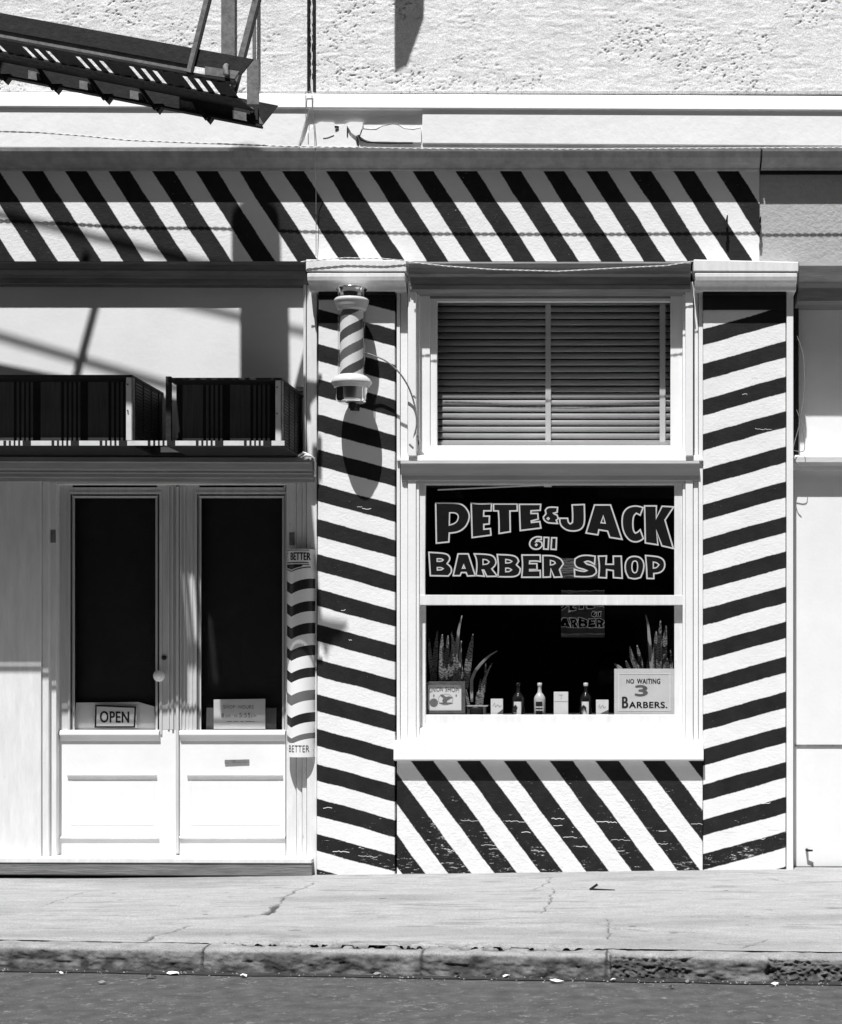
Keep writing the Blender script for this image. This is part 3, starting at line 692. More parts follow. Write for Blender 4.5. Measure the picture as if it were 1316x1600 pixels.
m.wbox((W(640, 0, 0).x, .205, 3.27), (W(1075, 0, 0).x, .25, 3.34)); m.wbox((W(640, 0, 0).x, .15, W(0, 755, 0).z), (W(1075, 0, 0).x, .25, W(0, 708, 0).z))
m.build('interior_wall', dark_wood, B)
m = MB(); m.wbox((W(650, 0, 0).x, .10, W(0, 1122, 0).z - .03), (W(1070, 0, 0).x, .55, W(0, 1119, 0).z)); m.build('display_shelf', paint('shelf_paint', .10, .7), B)
SH = W(0, 1119, 0).z     # shelf top

# ================================================================== THINGS
# venetian blind
bl = thing('venetian_blind', 'closed pale venetian blind with wide tapes behind the upper window', 'blind', W(860, 696, -.16))
m = MB(); zt = 472; 
for i in range(22):
    y = 473 + i * 10.42
    c0, c1 = W(684, y, -.15), W(1050, y, -.15); j = random.uniform(-.0012, .0012)
    tp, bt = .0165, .0165
    # slightly tipped, gently arched slat
    prof = [(-.0035, .0158), (0.0, .0055), (.001, -.005), (0.0, -.0148)]
    A = [Vector((c0.x, c0.y - a_, c0.z + b_ + j)) for a_, b_ in prof]; Bq = [Vector((c1.x, c1.y - a_, c1.z + b_ - j)) for a_, b_ in prof]
    m.add(A + Bq, [(k, k + 1, 5 + k, 4 + k) for k in range(3)], 0, True)
sl = m.build('slats', slat_m, bl, fix=False); sm = sl.modifiers.new('s', 'SOLIDIFY'); sm.thickness = .0012
for x0, x1 in ((852.5, 861), (1031, 1040)):
    m = MB(); m.box(x0, x1, 468, 696, -.136, -.1375); m.build('tape', tape_m, bl)
m = MB(); m.box(683, 1050, 690, 696, -.135, -.165); m.build('bottom_rail', slat_m, bl)

# mirror on the back wall
mr = MB(); mr.box(873, 949, 868, 998, -7.50, -7.55); mo = MB(); mo.box(877, 945, 872, 996, -7.495, -7.499)
mt = thing('wall_mirror', 'mirror on the dark back wall showing the shop lettering in reflection', 'mirror', W(911, 996, -7.5))
mr.build('mirror_frame', dark_wood, mt); mo.build('mirror_glass', mirror_m, mt)

# display cards and bottles --------------------------------------------------
def card(name, x0, x1, y0, d, label, cat, mat=paper, th=.012, mark=None, group=None, lean=0):
    t = thing(name, label, cat, (W((x0 + x1) / 2, 0, d).x, -d, SH), group)
    ft = W(x0, y0, d); b = W(x1, y0, d)
    m = MB(); m.wbox((ft.x, -d, SH), (b.x, -d + th, ft.z)); m.build('box_body', mat, t, bevel=.001)
    return t
dk = -.13
t = card('soap_box', 767, 786, 1092, dk, 'small pale box just right of the small potted plant', 'box', group='small boxes in the display window')
m = MB(); flat(m, [(777, 1115), (786, 1108), (786, 1115)], [], lambda X, Y: W(X, Y, dk + .0015), 0); ribbon(m, [(770, 1104), (773, 1098), (774, 1105), (778, 1101), (781, 1105), (784, 1102)], .5, lambda X, Y: W(X, Y, dk + .0015), closed=False); m.build('printing', ink_g, t, fix=False)
t = card('soap_box', 865.5, 888, 1081, dk, 'tallest pale box, standing between the white bottle and the right dark bottle', 'box', group='small boxes in the display window')
m = MB(); ribbon(m, [(873, 1086), (880, 1086)], .5, lambda X, Y: W(X, Y, dk + .0015), closed=False); ribbon(m, [(877, 1086), (877, 1093)], .5, lambda X, Y: W(X, Y, dk + .0015), closed=False); ribbon(m, [(866, 1096), (887.5, 1096)], .5, lambda X, Y: W(X, Y, dk + .0015), closed=False); m.build('printing', ink_g, t, fix=False)
t = card('soap_box', 931.5, 951, 1093.5, dk, 'small pale box beside the no waiting sign', 'box', group='small boxes in the display window')
m = MB(); flat(m, [(938, 1115), (951, 1109), (951, 1115)], [], lambda X, Y: W(X, Y, dk + .0015), 0); ribbon(m, [(935, 1106), (937, 1101), (938, 1107), (942, 1102), (944, 1107), (947, 1104)], .5, lambda X, Y: W(X, Y, dk + .0015), closed=False); m.build('printing', ink_g, t, fix=False)
def bottle(xc, rpx, ytop, d, mat, label, capm, neck=3.2, lab=paper, labx=None):
    p = W(xc, ytop, d); k = S(d); H = p.z - SH; R = rpx * k; n = neck * k
    t = thing('tonic_bottle', label, 'bottle', (p.x, -d, SH), 'bottles in the display window')
    m = MB(); m.lathe(p.x, -d, [(R * .9, SH), (R, SH + .006), (R, SH + H * .50), (R * .93, SH + H * .56), (R * .62, SH + H * .65), (n * 1.05, SH + H * .70), (n * .9, SH + H * .8), (n * .85, SH + H * .90)], 24)
    m.build('bottle_body', mat, t)
    m = MB(); m.lathe(p.x, -d, [(n * 1.1, SH + H * .90), (n * 1.15, SH + H * .93), (n * 1.1, SH + H), (n * .3, SH + H + .001)], 16); m.build('cap', capm, t)
    m = MB()
    rr = R + .0008; a0, a1 = math.radians(232), math.radians(300)
    vs = []; 
    for i in range(9):
        a = a0 + (a1 - a0) * i / 8; vs += [(p.x + rr * math.cos(a), -d + rr * math.sin(a), SH + .004), (p.x + rr * math.cos(a), -d + rr * math.sin(a), SH + H * .42)]
    m.add(vs, [(2 * i, 2 * i + 2, 2 * i + 3, 2 * i + 1) for i in range(8)]); m.build('paper_label', lab, t, fix=False)
    return t, p.x, R, H
t, bx, R_, H_ = bottle(810, 10, 1067, -.17, glassy, 'dark tonic bottle with dark cap, left of the white bottle', glassy)
m = MB(); flat(m, [(802, 1113), (803, 1104), (806, 1101), (809, 1106), (807, 1109), (808, 1113)], [], lambda X, Y: W(X, Y, -.13), 0); m.build('printing', ink, t, fix=False)
t, bx, R_, H_ = bottle(843.5, 9, 1067, -.17, enamel, 'milk white tonic bottle with black printed band, between box and dark bottle', enamel, lab=black)
m = MB()
for yy in (1104, 1108.5):
    for i in range(6): m.box(837.5 + i * 2.1, 838.9 + i * 2.1, yy, yy + 2, -.129, -.131)
m.build('printing', paper, t)
t, bx, R_, H_ = bottle(915.5, 9.5, 1067, -.17, glassy, 'dark tonic bottle with white cap, beside the no waiting sign', enamel)
m = MB(); flat(m, [(908, 1113), (908.5, 1105), (912, 1101.5), (916, 1105), (917, 1113), (914, 1109), (912.5, 1106), (911, 1109)], [], lambda X, Y: W(X, Y, -.13), 0); m.build('printing', ink, t, fix=False)

# framed union sign
us_ = thing('framed_sign', 'small framed certificate reading UNION SHOP in the lower left window corner', 'sign', (W(695, 0, dk).x, -dk, SH))
m = MB()
for a in ((664.5, 727, 1065, 1070), (664.5, 727, 1110, 1115.5), (664.5, 669, 1070, 1110), (721, 727, 1070, 1110)): m.box(*a, dk + .01, dk - .012)
m.build('frame', paint('frame_wood', .11, .4, .3, 30, .2), us_, bevel=.0015)
m = MB(); m.box(669, 721, 1070, 1110, dk, dk - .005); m.build('certificate', paper, us_)
fz = lambda X, Y: W(X, Y, dk + .001)
m = MB(); text('', 'UNION', None, 671.5, 692, 1073.5, 1080.5, 0, None, 0, mb=m, f=lambda X, Y: fz(X, Y + .010 * (X - 694) ** 2 * .35))
text('', 'SHOP!', None, 696, 717.5, 1073.5, 1080.5, 0, None, 0, mb=m, f=lambda X, Y: fz(X, Y + .010 * (X - 694) ** 2 * .35)); m.build('lettering', ink, us_, fix=False)
m = MB(); cir = lambda cx, cy, rx, ry, n=24: [(cx + rx * math.cos(6.2832 * i / n), cy + ry * math.sin(6.2832 * i / n)) for i in range(n)]
flat(m, cir(678, 1098, 6.6, 6.6), [], fz, 0)
flat(m, [(688, 1085), (693, 1086), (697, 1089), (702, 1088), (708, 1090), (704, 1092), (700, 1094), (697, 1098), (693, 1098), (691, 1095), (693, 1091), (689, 1088)], [], fz, 0)
flat(m, cir(697, 1099, 11, 1.6), [], lambda X, Y: W(X, Y, dk + .0007), 0)
for x in (678, 713): flat(m, cir(x, 1087, 1.1, 2), [], fz, 0)
ribbon(m, cir(696.5, 1093, 11.5, 8.5), .5, fz)
m.build('seal', paint('seal_ink', .16, .8, .5, 300, 0), us_, fix=False)

# no waiting sign
nw = thing('placard', 'large white placard reading NO WAITING 3 BARBERS in the right window corner', 'sign', (W(1007, 0, dk).x, -dk, SH))
m = MB(); m.box(960, 1055.5, 1045, 1119, dk + .0, dk - .006); m.build('board', paper_gr, nw, bevel=.001)
fz = lambda X, Y: W(X, Y, dk + .0012)
m = MB(); ribbon(m, [(967, 1052.5), (1047, 1052.5), (1047, 1110), (967, 1110)], 2.0, fz); m.build('border', paper, nw, fix=False)
m = MB(); text('', 'NO', None, 979, 991, 1061, 1068, 0, None, .03, mb=m, f=fz); text('', 'WAITING', None, 995.5, 1032, 1060.5, 1068.5, 0, None, .03, mb=m, f=fz)
text('', 'B', None, 972, 982, 1088.5, 1106.5, 0, None, .045, mb=m, f=fz); text('', 'ARBERS.', None, 983, 1043, 1096.5, 1106.5, 0, None, .045, mb=m, f=fz); m.build('lettering', ink, nw, fix=False)
m = MB(); text('', '3', None, 992, 1012.5, 1070.5, 1088, 0, None, .07, mb=m, f=fz); m.build('numeral', ink_g, nw, fix=False)

# snake plants
def leaf(mb, px, w, d0, d1, mi=0, seg=14):
    """px: list of photo points base->tip; w px max width"""
    P = [Vector(p) for p in px]; L = [0]
    for a, b in zip(P[:-1], P[1:]): L.append(L[-1] + (b - a).length)
    rows = []
    for i in range(seg + 1):
        t = i / seg; s = t * L[-1]
        k = max(j for j in range(len(L)) if L[j] <= s + 1e-9); k = min(k, len(P) - 2)
        q = P[k].lerp(P[k + 1], (s - L[k]) / max(1e-9, L[k + 1] - L[k])); tg = (P[k + 1] - P[k]).normalized(); n = Vector((-tg.y, tg.x))
        ww = w * .5 * (.55 + .55 * math.sin(math.pi * min(1, t * 1.05 + .12))) * (1 if t < .8 else max(.04, (1 - t) / .2) ** .7)
        d = d0 + (d1 - d0) * t
        rows.append([W(*(q - n * ww), d + .004), W(*q, d - .006), W(*(q + n * ww), d + .003)])
    vs = [v for r in rows for v in r]
    mb.add(vs, [(3 * i + j, 3 * i + j + 1, 3 * i + j + 4, 3 * i + j + 3) for i in range(seg) for j in range(2)], mi, True)
def plant(name, label, leaves, o, s, potx, poty, d, pot_r):
    t = thing(name, label, 'plant', (W(potx, 0, d).x, -d, SH), None)
    m = MB()
    for j, (pts, w, mi) in enumerate(leaves):
        q = [(o[0] + x / s, o[1] + y / s) for x, y in pts]; dd = d + random.uniform(-.035, .035)
        leaf(m, q, w / s, d + (dd - d) * .3, dd, mi)
    lv = m.build('leaves', [leaf_m, leaf_edge], t, fix=False); sd = lv.modifiers.new('s', 'SOLIDIFY'); sd.thickness = .0018
    m = MB(); c = W(potx, poty, d); m.lathe(c.x, -d, [(pot_r * .75, SH), (pot_r, c.z - .012), (pot_r * 1.08, c.z - .012), (pot_r * 1.08, c.z), (pot_r * .95, c.z), (pot_r * .9, c.z - .012)], 24); m.build('pot', clay, t)
    return t
plant('snake_plant', 'tall banded snake plant rising behind the framed certificate', [
 ([(118,760),(110,640),(78,420),(72,250)],44,0), ([(120,760),(122,560),(140,330),(157,165)],50,0), ([(200,760),(200,420),(205,205)],58,0), ([(250,760),(255,450),(265,215)],52,0),
 ([(285,760),(295,520),(315,305)],54,0), ([(390,760),(345,480),(300,170)],48,0), ([(410,760),(392,560),(395,390)],46,0), ([(445,760),(470,520),(522,200)],62,0),
 ([(330,760),(350,400),(375,150),(408,12)],36,1), ([(385,560),(395,350),(402,272)],20,1), ([(80,760),(95,640),(92,560)],22,0), ([(300,760),(310,660),(325,620)],18,1), ([(415,760),(410,690),(400,620)],20,1)],
 (660, 960), 6.58, 697, 1085, -.24, .075)
plant('snake_plant', 'small snake plant with one long arching pale leaf, left of the pale box', [
 ([(510,900),(505,680),(540,590),(600,510),(680,430),(770,375)],26,1), ([(610,940),(630,700),(660,610),(720,500)],30,0), ([(590,945),(598,800),(598,670)],46,0), ([(640,800),(650,620),(652,505)],20,0), ([(480,945),(460,860),(452,775)],24,0), ([(560,945),(562,860),(568,800)],20,0)],
 (660, 960), 6.58, 744, 1104, -.22, .055)
plant('snake_plant', 'dim banded snake plant rising behind the no waiting placard', [
 ([(740,640),(690,530),(625,480)],34,1), ([(800,640),(770,530),(740,455)],36,0), ([(880,640),(850,530),(800,420),(775,310)],50,0), ([(970,640),(972,530),(978,395)],64,0), ([(1030,640),(1035,400),(1037,165)],62,0),
 ([(1100,640),(1110,400),(1135,110)],60,0), ([(1145,640),(1150,540),(1145,430)],36,0), ([(1000,640),(985,420),(960,110),(935,5)],30,1), ([(1190,640),(1185,480),(1178,350)],22,0), ([(1060,640),(1070,300),(1080,60)],50,0), ([(900,640),(880,430),(850,300)],40,0)],
 (860, 960), 6.267, 1015, 1080, -.25, .08)

# tray under the small plant
m = MB(); m.box(727, 762, 1102.5, 1104, -.16, -.28); m.box(730, 734, 1104, 1119, -.18, -.26); m.box(755, 759, 1104, 1119, -.18, -.26)
tag(m.build('plant_tray', enamel), 'low white rimmed tray holding the small potted plant', 'tray')

# OPEN card and shop hours card inside door panes
op = thing('open_sign', 'hand lettered OPEN card with dark border in the left door pane', 'sign', W(179, 1139, -.128))
m = MB(); m.box(148, 213.5, 1101, 1137.5, -.128, -.131, y0r=1104); m.build('card', paper, op)
m = MB(); ribbon(m, [(150, 1102.5), (211.5, 1105), (210, 1136), (149, 1136)], 2.6, lambda X, Y: W(X, Y, -.127)); m.build('border', ink, op, fix=False)
m = MB(); fz = lambda X, Y: W(X, Y, -.1268); text('', 'OPEN', None, 156, 202, 1111, 1129, 0, None, .035, mb=m, f=fz, tilt=.8); m.build('lettering', ink, op, fix=False)
m = MB(); plate(m, [(119, 1098), (216, 1097), (241, 1104), (243, 1141), (116, 1141)], -.150, -.153); tag(m.build('backing_card', paper), 'plain white cardboard leaning behind the OPEN card', 'card')
hr = thing('hours_card', 'pale card listing SHOP HOURS in the right door pane', 'sign', W(374, 1139, -.128))
m = MB(); m.box(334, 414.5, 1093, 1139, -.128, -.131, y0r=1092); m.build('card', paper_gr, hr)
m = MB(); fz = lambda X, Y: W(X, Y, -.127)
for s_, a in (('SHOP', (349, 367, 1102, 1107.5)), ('HOURS', (373, 396.5, 1102, 1107.5)), ('8', (346, 350, 1114.5, 1121)), ('a.m.', (352.5, 361, 1117, 1121)), ('to', (366, 371, 1116, 1121)), ('5:55', (374, 391, 1114, 1121)), ('p.m.', (392.5, 401, 1117, 1122)), ('closed  sun  mon', (355, 398, 1126, 1128.5))):
    if s_.startswith('closed'):
        for i, (p0, p1) in enumerate(((354, 362), (365, 372), (376, 380), (384, 398))): ribbon(m, [(p0, 1127.5), (p1, 1127.5)], .7, fz, closed=False)
    else: text('', s_, None, *a, 0, None, 0, mb=m, f=fz)
m.build('lettering', ink_g, hr, fix=False)
m = MB(); plate(m, [(323, 1106), (432, 1106), (432, 1141), (322, 1141)], -.150, -.153); tag(m.build('backing_card', paint('brown_card', .10, .8)), 'dark cardboard sheet behind the SHOP HOURS card', 'card')

# striped canvas window boxes over the door ----------------------------
def striped(mb, x0, x1, y0, y1, df, db, ph=123.6, per=75.2):
    edges = []
    k = math.floor((x0 - ph) / per) - 1
    cur = x0
    while ph + k * per < x1:
        b0 = ph + k * per
        for a, b in ((0, 32), (36.5, 40.5), (44, 48), (51, 55), (58.5, 62)):
            s, e = max(x0, b0 + a), min(x1, b0 + b)
            if e - s > .3:
                if s > cur: mb.box(cur, s, y0, y1, df, db, 1)
                mb.box(s, e, y0, y1, df, db, 0); cur = e
        k += 1
    if cur < x1: mb.box(cur, x1, y0, y1, df, db, 1)
def cooler(x0, x1, y0, y1, label, lpost):
    t = thing('window_box', label, 'window box', W((x0 + x1) / 2, y1, .0), 'striped canvas window boxes over the door')
    fr = .50; dfab = .352
    m = MB(); m.box(x0, x1, y0, y0 + 4, fr, -.105); m.build('roof', iron, t, bevel=.002)
    m = MB(); m.box(x0, x1, y1 - 3.5, y1, fr - .01, .0); m.build('base', iron, t)
    m = MB(); k = (D - fr) / (D - dfab)
    qx = lambda x: CX + (x - CX) * k; qy = lambda y: CY + (y - CY) * k
    striped(m, qx(x0 + 2), qx(x1 - 10), qy(y0 + 4), qy(y1 - 4), dfab, dfab - .02, ph=qx(123.6), per=75.2 * k); m.build('canvas', [cloth_shaded, cloth_b], t)
    m = MB(); striped(m, qx(x0 + 2), qx(x1 - 10), qy(y1 - 19), qy(y1 - 4), dfab + .012, dfab + .004, ph=qx(123.6), per=75.2 * k); m.build('canvas_lit_strip', [cloth_w, cloth_b], t)  # sunlit foot of the same canvas, kept white as a separate strip
    m = MB(); m.box(x1 - 10, x1 - 1.5, y0 + 4, y1 - 9, fr - .004, fr - .01); pz = m.build('corner_post', metal_w, t, bevel=.001)
    for yy in (y0 + 15, y0 + 56):
        m = MB(); p = W(x1 - 7.5, yy, fr); m.lathe(0, 0, [(.0035, 0), (.0035, .008)], 10); m.v[-20 - 20:] = [(p.x + x, p.y - z + .004, p.z + y) for x, y, z in m.v[-40:]]
        m.build('screw', black, pz)
    m = MB(); m.box(x1 - 1.5, x1, y0 + 4, y1 - 4, fr - .002, fr - .05); m.build('corner_post', iron_lt, t)
    if lpost:
        m = MB(); m.box(x0 - 3, x0 + 5, y0 - 2, y1 - 4, fr - .006, fr - .03); m.build('corner_post', iron, t)
    # louvred side: rails and slats running along the depth
    X1 = W(x1 - 1.5, 0, fr).x; zt, zb = W(0, y0 + 4, fr).z, W(0, y1 - 4, fr).z
    m = MB(); m.wbox((X1 - .006, -.445, zb), (X1 - .002, .105, zt), 0)
    n = 20
    for i in range(n):
        z = zb + (zt - zb) * (i + .5) / n; m.wbox((X1 - .002, -.44, z - .0022), (X1 + .002, .0, z + .0022), 1)
    for yy in (-.43, -.28, -.13, .02): m.wbox((X1 - .001, yy, zb), (X1 + .003, yy + .008, zt), 1)
    m.build('louvred_side', [black, iron], t)
    X0 = W(x0, 0, fr).x; m = MB(); m.wbox((X0 + .004, -.34, zb), (X0 + .01, .105, zt)); m.build('side_panel', iron, t)
    return t
cooler(-190, 207, 585.5, 697, 'dark louvred window box with striped canvas, on the left over the door', False)
cooler(262, 440.5, 590, 698, 'dark louvred window box with striped canvas, on the right beside the pilaster', True)
m = MB(); striped(m, -190, 444.5, 688.5, 696, .512, .505)
tag(m.build('canvas_valance', [cloth_w, cloth_b]), 'narrow striped canvas strip running along both window boxes', 'canvas strip')
m = MB(); m.box(-190, 462, 698, 711, .10, -.105, y0r=699, y1r=713); m.build('shelf', iron, B)
m = MB(); plate(m, [(251, 698), (284, 698.5), (288.5, 706.5), (251, 706.5)], .104, .1015); tag(m.build('paper_scrap', paper_gr), 'torn pale paper stuck to the shelf between the window boxes', 'paper')
m = MB(); m.box(463, 476, 604, 611, -.05, -.11); m.build('bracket', iron, B)
m = MB(); m.tube([W(470, 714, .10), W(478, 711, .11), (W(485, 712, .10)), W(491, 716, .08), W(493, 724, .06), W(492, 745, .05)], .005, 8); m.tube([W(466, 712, .10), W(474, 707, .11), W(482, 710, .10)], .006, 8)
tag(m.build('cloth_rag', paper), 'white scrap of cord hanging off the right end of the door crown', 'cord')

# LOOK BETTER tin sign ---------------------------------------------------
ts = thing('curved_tin_sign', 'narrow curved tin barber sign with chevron bands reading BETTER beside the door', 'sign', W(470, 1183, -.03))
xL, xR = 446.0, 492.5; NS = 36
d_edge = -.03; bulge = .085
def sgn(x, y, off=0.0):
    """x px across the sign -> bowed surface"""
    u = (x - xL) / (xR - xL); a = (u * 2 - 1)
    dd = d_edge + bulge * math.sqrt(max(0, 1 - (a * .985) ** 2)) + off
    p = W(x, y, 0.03); 
    return Vector((p.x, -dd, p.z))
def chev(x):
    if x < 456: return (456 - x) * -.62
    u = (x - 456) / (492.5 - 456); return -9.2 * (1 - (1 - u) ** 2.2)
xsn = [xL + (xR - xL) * i / NS for i in range(NS + 1)]
m = MB()
def band(y0f, y1f, mi, a=xL, b=xR, off=0.0):
    xx = [a + (b - a) * i / NS for i in range(NS + 1)]
    vs = [sgn(x, y0f(x), off) for x in xx] + [sgn(x, y1f(x), off) for x in xx]
    m.add(vs, [(i, i + 1, NS + 2 + i, NS + 1 + i) for i in range(NS)], mi, True)
black_tops = [(913, 928.5, 1), (948, 964, 1), (982, 999, 1), (1017, 1033, 1), (1052, 1067, 1), (1087, 1103, 2), (1122, 1137, 1), (1154, 1163, 2)]
cur = lambda x: 858.0
for t0, t1, mi in black_tops:
    f0 = (lambda t: (lambda x: min(1161, t + chev(x))))(t0); f1 = (lambda t: (lambda x: min(1161, t + chev(x))))(t1)
    band(cur, f0, 0); band(f0, f1, mi); cur = f1
band(cur, lambda x: 1183.0, 0)
sb = m.build('sign_plate', [tin_white, tin_black, tin_grey], ts, fix=False)
m = MB(); fz = lambda X, Y: sgn(X, Y, .0015)
text('', 'BETTER', None, 454.5, 486, 863.5, 875.5, 0, None, .04, mb=m, f=fz); text('', 'K', None, 444.5, 451, 864, 875.5, 0, None, .04, mb=m, f=lambda X, Y: sgn(max(X, xL), Y, .0015))
text('', 'BETTER', None, 451.5, 484, 1164.5, 1175, 0, None, -.004, mb=m, f=fz)
def bnd(f0, f1, a, b):
    xx = [a + (b - a) * i / 20 for i in range(21)]; vs = [sgn(x, f0(x), .0015) for x in xx] + [sgn(x, f1(x), .0015) for x in xx]
    m.add(vs, [(i, i + 1, 22 + i, 21 + i) for i in range(20)])
bnd(lambda x: 859.5, lambda x: 860.5, 447, 484); bnd(lambda x: 878.6, lambda x: 880, 447, 483)
bnd(lambda x: 882, lambda x: 890.5 + chev(x) * .75 if x < 474 else 883, 447, 484); bnd(lambda x: 892.5 + chev(x) * .8, lambda x: 894 + chev(x) * .8, 447, 486)
m.build('lettering', tin_black, ts, fix=False)
m = MB()
for x, y in ((492, 859), (492, 867), (456, 858.5), (489, 1172), (489, 1180)): p = sgn(min(x, 491), y, .001); m.lathe(p.x, p.y, [(.002, p.z - .002), (.002, p.z + .002)], 8)
m.build('nail', black, ts)

# barber pole ---------------------------------------------------------------
dp = .165; k = S(dp)
pc = W(549.5, 540, dp); cx, cy = pc.x, pc.y
zz = lambda y: CH + (CY - y) * k
bp = thing('barber_pole', 'glass barber pole with chrome caps and spiral stripes on the left pilaster', 'barber pole', (cx, cy, zz(630)))
m = MB(); m.lathe(cx, cy, [(.5 * k, zz(446.5)), (15 * k, zz(447)), (22.5 * k, zz(449.5)), (23.8 * k, zz(451)), (23.8 * k, zz(452.5)), (21.5 * k, zz(454)), (21.2 * k, zz(468)), (22.5 * k, zz(470))], 48); m.build('cap', chrome, bp)
m = MB(); m.lathe(cx, cy, [(20 * k, zz(466)), (25 * k, zz(467)), (27 * k, zz(469)), (27 * k, zz(472.5)), (25.6 * k, zz(474)), (25.6 * k, zz(477)), (23.5 * k, zz(480)), (23.5 * k, zz(483)), (21 * k, zz(486)), (18 * k, zz(486.5))], 48); m.build('collar', enamel, bp)
m = MB(); m.lathe(cx, cy, [(19 * k, zz(586)), (24 * k, zz(588)), (29 * k, zz(592.5)), (31.5 * k, zz(597)), (31.5 * k, zz(599.5)), (29.5 * k, zz(602)), (28 * k, zz(603)), (27.5 * k, zz(606)), (24 * k, zz(607))], 48); m.build('collar', enamel, bp)
m = MB(); m.lathe(cx, cy, [(25 * k, zz(605)), (25 * k, zz(607)), (24.2 * k, zz(609)), (24.2 * k, zz(624)), (22.5 * k, zz(628)), (19 * k, zz(630)), (.5 * k, zz(630.5))], 48); m.build('cap', chrome, bp)
m = MB(); m.lathe(cx, cy, [(21.3 * k, zz(486)), (21.3 * k, zz(588))], 48, cap=False); m.build('glass_tube', tube_glass, bp)
# inner spiral drum : bands follow a helix
m = MB(); n = 72; R = 18.2 * k; y0, y1 = 486, 589; per = 50.5; rows = 206
for i in range(rows):
    ya, yb = y0 + (y1 - y0) * i / rows, y0 + (y1 - y0) * (i + 1) / rows
    for j in range(n):
        a0 = 2 * math.pi * j / n; a1 = 2 * math.pi * (j + 1) / n
        # rises to the right across the front (angle 270 deg = towards the street)
        am = (a0 + a1) / 2; ph = ((ya - 511.0) + (am - 1.5 * math.pi) * 62 / (2 * math.pi)) / 31.0
        q = math.floor(ph * 2); mi = 0 if q % 2 else (1 if (q // 2) % 2 else 2)
        m.add([(cx + R * math.cos(a0), cy + R * math.sin(a0), zz(ya)), (cx + R * math.cos(a1), cy + R * math.sin(a1), zz(ya)), (cx + R * math.cos(a1), cy + R * math.sin(a1), zz(yb)), (cx + R * math.cos(a0), cy + R * math.sin(a0), zz(yb))], [(0, 1, 2, 3)], mi, False)
m.build('spiral_drum', [paper, paint('spiral_red', .13, .6), paint('spiral_blue', .07, .6)], bp, fix=False)
m = MB(); m.wbox((cx - .02, cy + .02, zz(636)), (cx + .02, -.02, zz(622))); m.wbox((cx - .03, cy + .05, zz(480)), (cx + .03, -.02, zz(455)))
m.wbox((cx - .022, cy + .084, zz(632)), (cx + .022, -.02, zz(470)))
m.build('wall_bracket', iron, bp)
m = MB(); m.lathe(cx, cy + .03, [(4 * k, zz(640)), (4 * k, zz(630))], 12); m.build('switch', black, bp)

# armoured cable feeding the pole
def spl(P, n=8):
    out = []; P = [Vector(p) for p in P]
    for i in range(len(P) - 1):
        p0, p1, p2, p3 = P[max(i - 1, 0)], P[i], P[i + 1], P[min(i + 2, len(P) - 1)]
        for j in range(n):
            t = j / n; out.append(.5 * ((2 * p1) + (p2 - p0) * t + (2 * p0 - 5 * p1 + 4 * p2 - p3) * t * t + (3 * p1 - p0 - 3 * p2 + p3) * t ** 3))
    return out + [P[-1]]
pts = spl([W(570, 551, .14), W(585, 556, .13), W(603, 564, .13), W(622, 580, .12), (W(636, 600, .10)), W(645, 622, .08), W(650, 645, .07), W(651, 665, .06), W(646, 685, .05), W(642, 700, .045), W(643, 712, .04)], 10)
m = MB(); rs = [.0042 + (.0009 if i % 2 else 0) for i in range(len(pts))]; m.tube(pts, rs, 8)
m.tube([W(640, 694, .05), W(646, 700, .05)], .008, 8); m.tube([W(646, 618, .085), W(650, 622, .085)], .006, 8); m.tube([W(655, 712, .02), W(654.5, 695, .02), W(653, 680, .015)], .005, 6)
tag(m.build('armoured_cable', cable_m), 'curved armoured cable running from the barber pole down the window casing', 'cable')

# twisted wire along the gutter edge and the one on the window head -------------
def twisted(name, P, r, label, mat, turns):
    m = MB(); P = spl(P, 1); 
    L = [0]; 
    for a, b in zip(P[:-1], P[1:]): L.append(L[-1] + (b - a).length)
    N = int(L[-1] / .009)
    for ph in (0, math.pi):
        q = []
        for i in range(N + 1):
            s = L[-1] * i / N; k_ = min(max(j for j in range(len(L)) if L[j] <= s + 1e-9), len(P) - 2)
            c = P[k_].lerp(P[k_ + 1], (s - L[k_]) / (L[k_ + 1] - L[k_])); a = s * turns * 6.2832 + ph
            q.append(c + Vector((0, math.cos(a) * r * .7, math.sin(a) * r * .7)))
        m.tube(q, r * .62, 6)
    return tag(m.build(name, mat), label, 'wire')
twisted('twisted_wire', [W(-200, 200, .19), W(62, 207, .19), W(130, 212, .19), W(200, 219, .185), W(300, 223, .18), W(450, 228.5, .18), W(660, 232, .18), W(900, 233, .18), W(1190, 231, .18), W(1600, 229, .18)], .0035, 'long twisted wire strung along the cornice edge across the whole front', wire_w, 12)
twisted('twisted_wire', [W(637, 409, .16), W(655, 411, .155), W(700, 416, .15), W(770, 421, .15), W(860, 423.5, .15), W(870, 424, .15), W(960, 419, .15), W(1041, 415, .15), W(1085, 408, .15)], .0028, 'short sagging white wire in front of the window head', wire_w, 14)
twisted('twisted_wire', [W(470, 409, .14), W(500, 406, .14), W(540, 402.5, .14), W(600, 404, .14), W(640, 408, .13)], .0025, 'short white wire lying on top of the left pilaster capital', wire_w, 14)
# wire pegs on the right of the frieze
for x, y, l in ((1136, 350, 'spike driven into the striped frieze near its right end'), (1188, 352, 'ragged spike on the joint at the right end of the frieze')):
    m = MB(); m.tube([W(x, y - 4, 0), W(x, y - 6, .05), W(x + 1, y - 14, .055)], [.006, .006, .003], 8); m.tube([W(x, y + 2, .002), W(x, y + 3, .05)], .006, 8)
    m.tube([W(x - 2, y - 5, .05), W(x - 1, y + 5, .048)], .008, 8)
    tag(m.build('wall_spike', iron), l, 'spike', 'iron spikes in the frieze')

